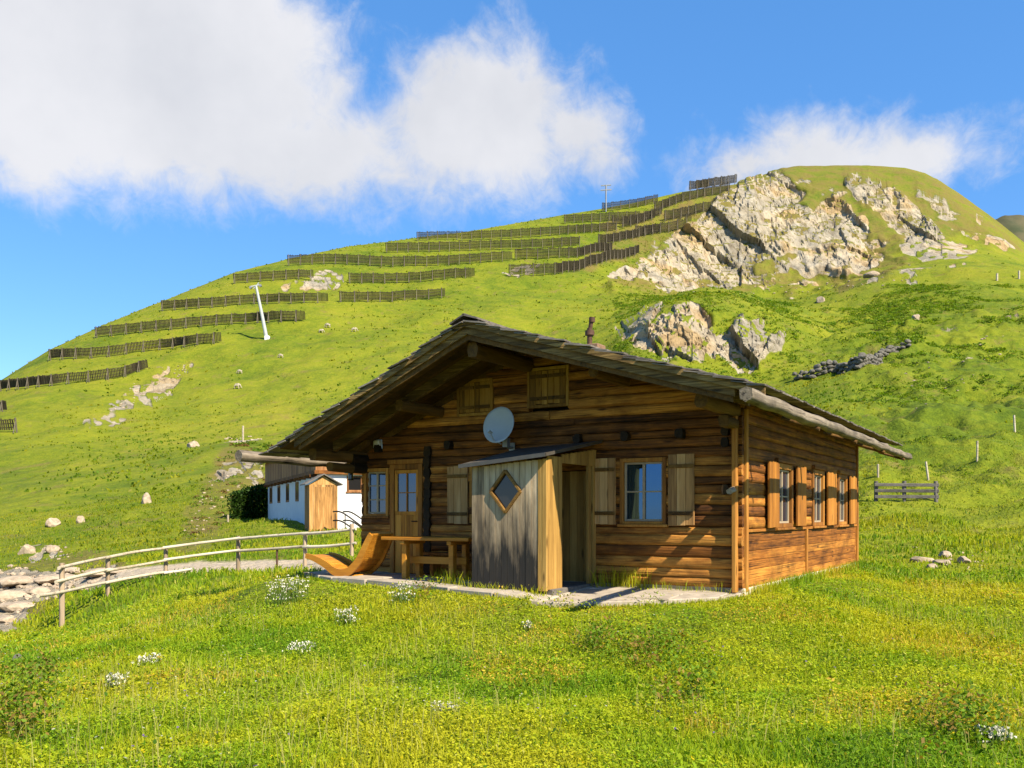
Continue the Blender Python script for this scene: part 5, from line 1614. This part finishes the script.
# broad herb leaves (clover, lady's mantle) make the leafy texture of the near meadow
for n, r0, r1, s0, s1, zh in ((105000,4.6,9,.007,.019,.11),(85000,9,15,.010,.024,.13),(42000,15,24,.016,.036,.14)):
    x, y, r = scatter(n, r0, r1, R_(33))
    lx_, ly_ = cab_local(x, y); dt_ = box_dist(lx_, ly_, -8.3, 0, -2.1, 9.2)
    hm = np.clip(.65+.8*fbm(x*.8, y*.8, oct=3, seed=71), .15, 1.5)*(.35+.65*sstep(.2, 1.6, dt_))
    leaves(x, y, ground_z(x, y)+rg.uniform(.02, 1, len(x))**.7*zh*hm, rg.uniform(s0, s1, len(x)), grass_cols(x, y, len(x), 1.12), .55)
# taller rosettes in clumps
x, y, r = scatter(260, 5, 17, R_(33))
for cx_, cy_ in zip(x, y):
    n = 34; a = rg.normal(0, .10, (n, 2)); c = grass_cols(np.full(n, cx_), np.full(n, cy_), n, rg.uniform(.55, 1.0))
    xx, yy = cx_+a[:, 0], cy_+a[:, 1]
    leaves(xx, yy, ground_z(xx, yy)+rg.uniform(.05, .26, n), rg.uniform(.012, .030, n), c, 1.0)
# darker weed patches seen in the near meadow
for cx0, cy0, sp, n0 in ((650,660,46,60),(600,650,22,26),(30,690,34,40),(960,735,40,34),(690,700,30,24),(420,600,14,14),(20,735,26,26)):
    for i in range(n0):
        P = hit(cx0+rg.normal(0, sp*.5), cy0+rg.normal(0, sp*.28), 4.5); n = 30
        a = rg.normal(0, .09, (n, 2)); xx, yy = P.x+a[:, 0], P.y+a[:, 1]; k = ~exclude(xx, yy); xx, yy = xx[k], yy[k]; m = len(xx)
        if not m: continue
        c = (np.array([(.13,.22,.012)]) if rg.uniform() < .75 else np.array([(.24,.16,.035)]))*rg.uniform(.6, 1.5, (m, 1))
        leaves(xx, yy, ground_z(xx, yy)+rg.uniform(.05, .30, m), rg.uniform(.012, .03, m), c, 1.0)
# small flowers: yellow, white, a few violet and rusty
for n, colr, r0, r1, s in ((3200,(.66,.52,.012),5,20,.011),(1100,(.60,.60,.54),5,20,.010),(260,(.25,.16,.40),5,14,.012),(1200,(.60,.50,.012),18,42,.020)):
    x, y, r = scatter(n*3, r0, r1, R_(33))
    k = fbm(x*.6, y*.6, oct=3, seed=int(colr[0]*100)) > .02
    x, y = x[k][:n], y[k][:n]; m = len(x)
    z = ground_z(x, y)+rg.uniform(.10, .26, m)
    for _ in range(2): leaves(x, y, z, np.full(m, s)*rg.uniform(.7, 1.3, m), np.array([colr])*rg.uniform(.8, 1.1, (m, 1)), .5)
# tall fringe where the meadow meets slabs and walls
def fringe(pts, n, h0, h1, spread):
    pts = np.array(pts); t = rg.uniform(0, len(pts)-1.001, n); i = t.astype(int); f = (t-i)[:, None]
    p = pts[i]*(1-f)+pts[i+1]*f+rg.normal(0, spread, (n, 2))
    w = [cab_world(a, b) for a, b in p]; x = np.array([q.x for q in w]); y = np.array([q.y for q in w])
    blades(x, y, rg.uniform(h0, h1, n), rg.uniform(.006, .014, n), grass_cols(x, y, n, .95), .5)
edge = [p for p in TERR if p[1] < -.1]; edge = sorted(edge)
fringe(edge, 4200, .03, .10, .10)
fringe([(-2.35,-.35),(-1.95,-.10),(-1.6,-.12)], 230, .25, .55, .09); fringe([(-5.0,-1.2),(-4.0,-1.75)], 160, .15, .42, .10)
fringe([(.14,.1),(.14,9.2)], 2600, .08, .26, .07); fringe([(-3.9,-1.8),(-2.5,-1.8)], 240, .08, .25, .05)
fringe([(-1.6,-.10),(-.2,-.10)], 160, .08, .3, .05)
flush('meadow_grass', label='leafy alpine meadow grass and herbs in front of the cabin', cat='grass', kind='stuff')

# tussocks further up the slopes
for n, r0, r1, hs, ws in ((20000,34,85,(.10,.24),(.05,.12)),(24000,80,190,(.18,.38),(.12,.3)),(16000,180,440,(.3,.6),(.25,.6))):
    x, y, r = scatter(n, r0, r1, R_(33))
    k = fbm(x*.09*60/r, y*.09*60/r, oct=3, seed=80)+rg.normal(0, .22, len(x)) > .02
    x, y, r = x[k], y[k], r[k]
    for _ in range(3):
        m = len(x); j = hs[0]*1.0
        xx, yy = x+rg.normal(0, j, m), y+rg.normal(0, j, m)
        blades(xx, yy, rg.uniform(*hs, m), rg.uniform(*ws, m), grass_cols(xx*.2, yy*.2, m, .62, 0), 1.1)
flush('hill_tussocks', label='scattered grass tussocks over the mountain slopes', cat='grass', kind='stuff')

# low alpine shrubs: dark green cushions on the rough right slope and on the bank by the white house
def shrubs():
    x, y, r = scatter(90000, 36, 300, R_(33), 1.0)
    z = ground_z(x, y); px = CX+FPX*x/y; py = HY-FPX*(z-CZ)/y
    m1 = sstep(770, 900, px)*(py > 285)*(py < 505)
    m3 = ((px > 615) & (px < 800) & (py > 292) & (py < 380))*.45
    m2 = in_poly(px, py, [(180,545),(190,505),(215,470),(235,440),(270,445),(300,480),(255,490),(215,530)])*1.0
    m4 = in_poly(px, py, [(700,270),(760,180),(800,160),(930,170),(1010,230),(900,260),(760,285)])*.8
    m5 = (px > 862)*(py > 498)*(py < 548)
    band = fbm(x*.05, (z*.22)+y*.02, oct=3, seed=85)+.6*fbm(x*.16*60/r, y*.16*60/r, oct=2, seed=86)
    k = (np.maximum.reduce([m1*.8*sstep(-.05, .40, band), m2*.8, m3*.6, m4*.4, m5*.35*sstep(.0, .3, band)]) > rg.uniform(0, 1, len(x)))
    x, y, z, r = x[k], y[k], z[k], r[k]
    # keep the number sensible
    if len(x) > 10500:
        s = rg.permutation(len(x))[:10500]; x, y, z, r = x[s], y[s], z[s], r[s]
    n = len(x); q = 26
    S = rg.uniform(.16, .48, n)*np.clip(r/90, .6, 1.8)
    dirs = rg.normal(size=(n, q, 3)); dirs /= np.linalg.norm(dirs, axis=-1, keepdims=True)
    dirs[..., 2] = np.abs(dirs[..., 2])*.75
    rad = rg.uniform(.55, 1.0, (n, q, 1))
    P = np.stack([x, y, z], -1)[:, None]+dirs*rad*S[:, None, None]*np.array([1.25, 1.25, .8])
    tone = rg.uniform(0, 1, (n, 1, 1))
    c = np.array([.085,.165,.010])*(1-tone)+np.array([.19,.26,.014])*tone
    br = ((np.hypot(x, y) < 115) & (x < 0) & (rg.uniform(0, 1, n) < .45))[:, None, None]
    c = np.where(br, np.array([.17,.095,.03]), c)*rg.uniform(.6, 1.5, (n, q, 1))
    sz = np.repeat(S[:, None]*.26, q, 1)*rg.uniform(.7, 1.4, (n, q))
    P = P.reshape(-1, 3)
    leaves(P[:, 0], P[:, 1], P[:, 2], sz.ravel(), c.reshape(-1, 3), 1.1)
    flush('low_shrubs', label='low dark green shrubs covering the rough slopes', cat='shrubs', kind='stuff')
shrubs()

# white flowering clumps standing out in the meadow
WF = [(286,603,34,26,'largest white flowering clump, in the meadow below the gravel path'),(402,604,22,18,'white flowering clump just below the table and terrace edge'),
      (347,626,20,18,'white flowering clump below and left of the one by the terrace'),(118,688,20,14,'pale flowering clump in the left foreground'),
      (148,666,22,10,'low pale flowering clump above the left foreground one'),(528,632,10,10,'tiny white flower group in the meadow under the porch'),(300,655,22,12,'loose pale flower clump in the middle left meadow'),
      (995,745,22,18,'pale flowering clump at the lower right corner'),(445,715,22,12,'loose pale flower clump low in the centre foreground')]
for px, py, w, h, lab in WF:
    P = hit(px, py, 5); k = P.y/FPX; n = 160 if w > 30 else (60 if w > 15 else 25)
    root = empty('flower_clump', tuple(P)); tag(root, lab, 'flowers', 'white flower clumps in the meadow')
    b = MB(); fl = MB()
    for i in range(n):
        x, y = np.clip(rg.normal(0, w*k*(.34 if w > 15 else .2), 2), -w*k*.55, w*k*.55); hh = rg.uniform(.25, 1.0)*h*k
        zz = float(ground_z(P.x+x, P.y+y))-P.z
        b.beam((x, y, zz-.02), (x+rg.normal(0, .02), y+rg.normal(0, .02), zz+hh), .005, .005, tone=rg.uniform(0, 1))
        for q in range(2):
            X, Y, s = x+rg.normal(0, .02), y+rg.normal(0, .02), rg.uniform(.006, .014)*(w/24)**.3
            a = [(X+s*math.cos(t), Y+s*math.sin(t), zz+hh+.012*math.sin(t*2+i)+rg.uniform(-.01, .01)) for t in (0, 1.05, 2.1, 3.14, 4.2, 5.24)]
            fl.add(a, [tuple(range(6))], rg.uniform(0, 1))
    b.build('stems', M['stem'], root); fl.build('blossoms', M['blossom'], root)

# loose rubble lying on the eroded patches and the bank by the path
def rubble():
    b = MB(); r = random.Random(31)
    for poly, n, s0, s1 in (([(0,566),(60,572),(118,570),(112,580),(64,596),(34,606),(0,630)],110,3,9),([(176,548),(190,515),(215,470),(262,448),(262,480),(232,500),(205,548)],60,1.5,4),
                            ([(110,412),(135,382),(190,362),(176,386),(152,404)],90,1,3),([(20,544),(66,546),(70,560),(30,562)],18,2,5),([(225,436),(262,436),(262,443),(225,444)],14,2,5),
                            ([(905,548),(985,548),(985,572),(905,572)],22,2,6),([(870,380),(1000,330),(1020,350),(930,420)],26,1.5,4),([(640,272),(700,284),(760,290),(880,270),(960,250),(900,285),(740,300),(640,290)],70,1.2,3.2)):
        x0, x1 = min(p[0] for p in poly), max(p[0] for p in poly); y0, y1 = min(p[1] for p in poly), max(p[1] for p in poly)
        k = 0; tries = 0
        while k < n and tries < n*20:
            tries += 1
            px, py = r.uniform(x0, x1), r.uniform(y0, y1)
            if not in_poly(np.array([px]), np.array([py]), poly)[0]: continue
            P = hit(px, py, 15); s = r.uniform(s0, s1)*P.y/FPX*.5; k += 1
            rock_mesh(b, (P.x, P.y, P.z+s*.1), s*1.2, s*.9, s*.6, 1000+k+int(px), sub=1)
    o = b.build('rubble', M['stone'], None); tag(o, 'loose pale rubble scattered over the eroded banks', 'rubble', kind='stuff')
rubble()

# dark leaf mass added for the white house's cast shadow on the bank
def shadow_foliage():
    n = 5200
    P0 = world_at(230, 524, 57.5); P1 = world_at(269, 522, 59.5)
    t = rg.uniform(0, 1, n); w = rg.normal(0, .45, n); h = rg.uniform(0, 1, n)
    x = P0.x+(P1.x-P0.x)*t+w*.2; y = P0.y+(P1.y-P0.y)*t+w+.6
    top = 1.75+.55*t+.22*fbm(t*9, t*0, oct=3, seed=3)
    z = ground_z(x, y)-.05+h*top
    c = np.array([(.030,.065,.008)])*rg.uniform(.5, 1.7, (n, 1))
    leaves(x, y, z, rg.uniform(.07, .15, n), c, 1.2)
    flush('shadow_foliage', label='dark green leaf mass added for the cast shadow left of the whitewashed farmhouse', cat='shadow_foliage')
shadow_foliage()
# ================================================================== LIGHT, SKY, CAMERA
SUN_H = Vector((.66, -.7513)); SUN_EL = R_(43)
def mapping_off(nt, v):
    mp = nt.nodes.new('ShaderNodeMapping'); mp.inputs['Location'].default_value = (3.1, 7.7, 1.3); nt.links.new(v, mp.inputs['Vector']); return mp.outputs[0]
def setup_light():
    sd = bpy.data.lights.new('sun', 'SUN'); sd.energy = 3.9; sd.angle = R_(.5); sd.color = (1.0, .89, .70)
    so = bpy.data.objects.new('sun', sd); COL.objects.link(so)
    to_sun = Vector((SUN_H.x*math.cos(SUN_EL), SUN_H.y*math.cos(SUN_EL), math.sin(SUN_EL)))
    so.rotation_euler = to_sun.to_track_quat('Z', 'Y').to_euler()
    so.location = to_sun*50
    w = bpy.data.worlds.new('World'); sc.world = w; w.use_nodes = True
    nt = w.node_tree; bg = nt.nodes['Background']
    sky = nd(nt, 'ShaderNodeTexSky', sky_type='NISHITA'); sky.sun_disc = False
    sky.sun_elevation = SUN_EL; sky.sun_rotation = math.atan2(SUN_H.x, SUN_H.y)
    sky.altitude = 1900; sky.air_density = 1.0; sky.dust_density = .15; sky.ozone_density = 2.0
    hs = nd(nt, 'ShaderNodeHueSaturation'); hs.inputs['Saturation'].default_value = SKY_SAT; hs.inputs['Value'].default_value = SKY_VAL
    nt.links.new(sky.outputs[0], hs.inputs['Color'])
    tc = nt.nodes.new('ShaderNodeTexCoord'); sx = nt.nodes.new('ShaderNodeSeparateXYZ')
    nt.links.new(tc.outputs['Generated'], sx.inputs[0])
    az = math_(nt, 'ARCTAN2', sx.outputs[0], sx.outputs[1])
    el = math_(nt, 'ARCSINE', sx.outputs[2])
    cb = nt.nodes.new('ShaderNodeCombineXYZ'); nt.links.new(az, cb.inputs[0]); nt.links.new(el, cb.inputs[1])
    az0, el0 = az, el
    wa = noise(nt, cb.outputs[0], 7.0, 5, .6); wb = noise(nt, mapping_off(nt, cb.outputs[0]), 7.0, 5, .6)
    az = math_(nt, 'MULTIPLY_ADD', math_(nt, 'SUBTRACT', wa, .5), .12, None, c=az); el = math_(nt, 'MULTIPLY_ADD', math_(nt, 'SUBTRACT', wb, .5), .11, None, c=el)
    warp = noise(nt, cb.outputs[0], 9.0, 6, .62, .4)
    wisp = noise(nt, cb.outputs[0], 30.0, 6, .7, .6)
    fld = None
    for (px, py, rx, ry) in CLOUDS:
        a0 = math.atan((px-CX)/FPX); e0 = math.atan((HY-py)/FPX*math.cos(a0))
        ra = rx/FPX*math.cos(a0)**2; re = ry/FPX*math.cos(a0)
        dx = math_(nt, 'MULTIPLY', math_(nt, 'SUBTRACT', az, a0), 1/ra)
        dy = math_(nt, 'MULTIPLY', math_(nt, 'SUBTRACT', el, e0), 1/re)
        d = math_(nt, 'SQRT', math_(nt, 'ADD', math_(nt, 'MULTIPLY', dx, dx), math_(nt, 'MULTIPLY', dy, dy)))
        v = math_(nt, 'SUBTRACT', 1.0, d)
        v = math_(nt, 'MULTIPLY', v, (min(rx, ry)/60.0 if px < 700 else 1.0))
        if fld is None: fld = v
        else:
            fld = math_(nt, 'SMOOTH_MAX', fld, v, c=.25)
    # a gap of blue between the two lobes
    for (px, py, rx, ry) in HOLES:
        a0 = math.atan((px-CX)/FPX); e0 = math.atan((HY-py)/FPX*math.cos(a0))
        dx = math_(nt, 'MULTIPLY', math_(nt, 'SUBTRACT', az, a0), FPX/rx)
        dy = math_(nt, 'MULTIPLY', math_(nt, 'SUBTRACT', el, e0), FPX/ry)
        d = math_(nt, 'SQRT', math_(nt, 'ADD', math_(nt, 'MULTIPLY', dx, dx), math_(nt, 'MULTIPLY', dy, dy)))
        fld = math_(nt, 'SUBTRACT', fld, math_(nt, 'MULTIPLY', math_(nt, 'SUBTRACT', 1.0, d, True), 2.4))
    fld = math_(nt, 'ADD', fld, math_(nt, 'MULTIPLY', math_(nt, 'SUBTRACT', warp, .5), 1.25))
    fld = math_(nt, 'ADD', fld, math_(nt, 'MULTIPLY', math_(nt, 'SUBTRACT', wisp, .5), .75))
    mr = nd(nt, 'ShaderNodeMapRange', interpolation_type='SMOOTHSTEP')
    mr.inputs[1].default_value = -.20; mr.inputs[2].default_value = .68; mr.inputs[3].default_value = 0; mr.inputs[4].default_value = .97
    nt.links.new(fld, mr.inputs[0])
    shade = noise(nt, cb.outputs[0], 5.0, 5, .55)
    cr = ramp(nt, [(.35, CLOUD_A), (.65, CLOUD_B)]); nt.links.new(shade, cr.inputs[0])
    cm = mixc(nt, mixc(nt, hs.outputs[0], (.26, .84, 2.0), .5), cr.outputs[0], mr.outputs[0])
    nt.links.new(cm, bg.inputs['Color'])
    bg.inputs['Strength'].default_value = WORLD_STR
SKY_SAT, SKY_VAL, WORLD_STR = 1.22, .66, .15
CLOUD_A, CLOUD_B = (1.72, 1.75, 1.86), (2.05, 2.05, 2.13)
CLOUDS = [(110,40,290,150),(40,150,150,52),(300,150,190,62),(485,122,120,82),(580,130,52,52),(400,180,80,34),(805,152,115,46),(895,166,105,38),(745,158,40,30)]
HOLES = []
setup_light()
cd = bpy.data.cameras.new('camera'); cam = bpy.data.objects.new('camera', cd); COL.objects.link(cam)
cam.location = (0, 0, CZ); cam.rotation_euler = (R_(90), 0, 0)
cd.sensor_width = 36; cd.lens = 36*FPX/1024; cd.shift_y = (HY-384)/1024
cd.clip_end = 9000; cd.clip_start = .1
sc.camera = cam
sc.view_settings.view_transform = 'Standard'; sc.view_settings.look = 'None'
sc.view_settings.gamma = 1; sc.view_settings.use_curve_mapping = False
sc.view_settings.exposure = 1.5
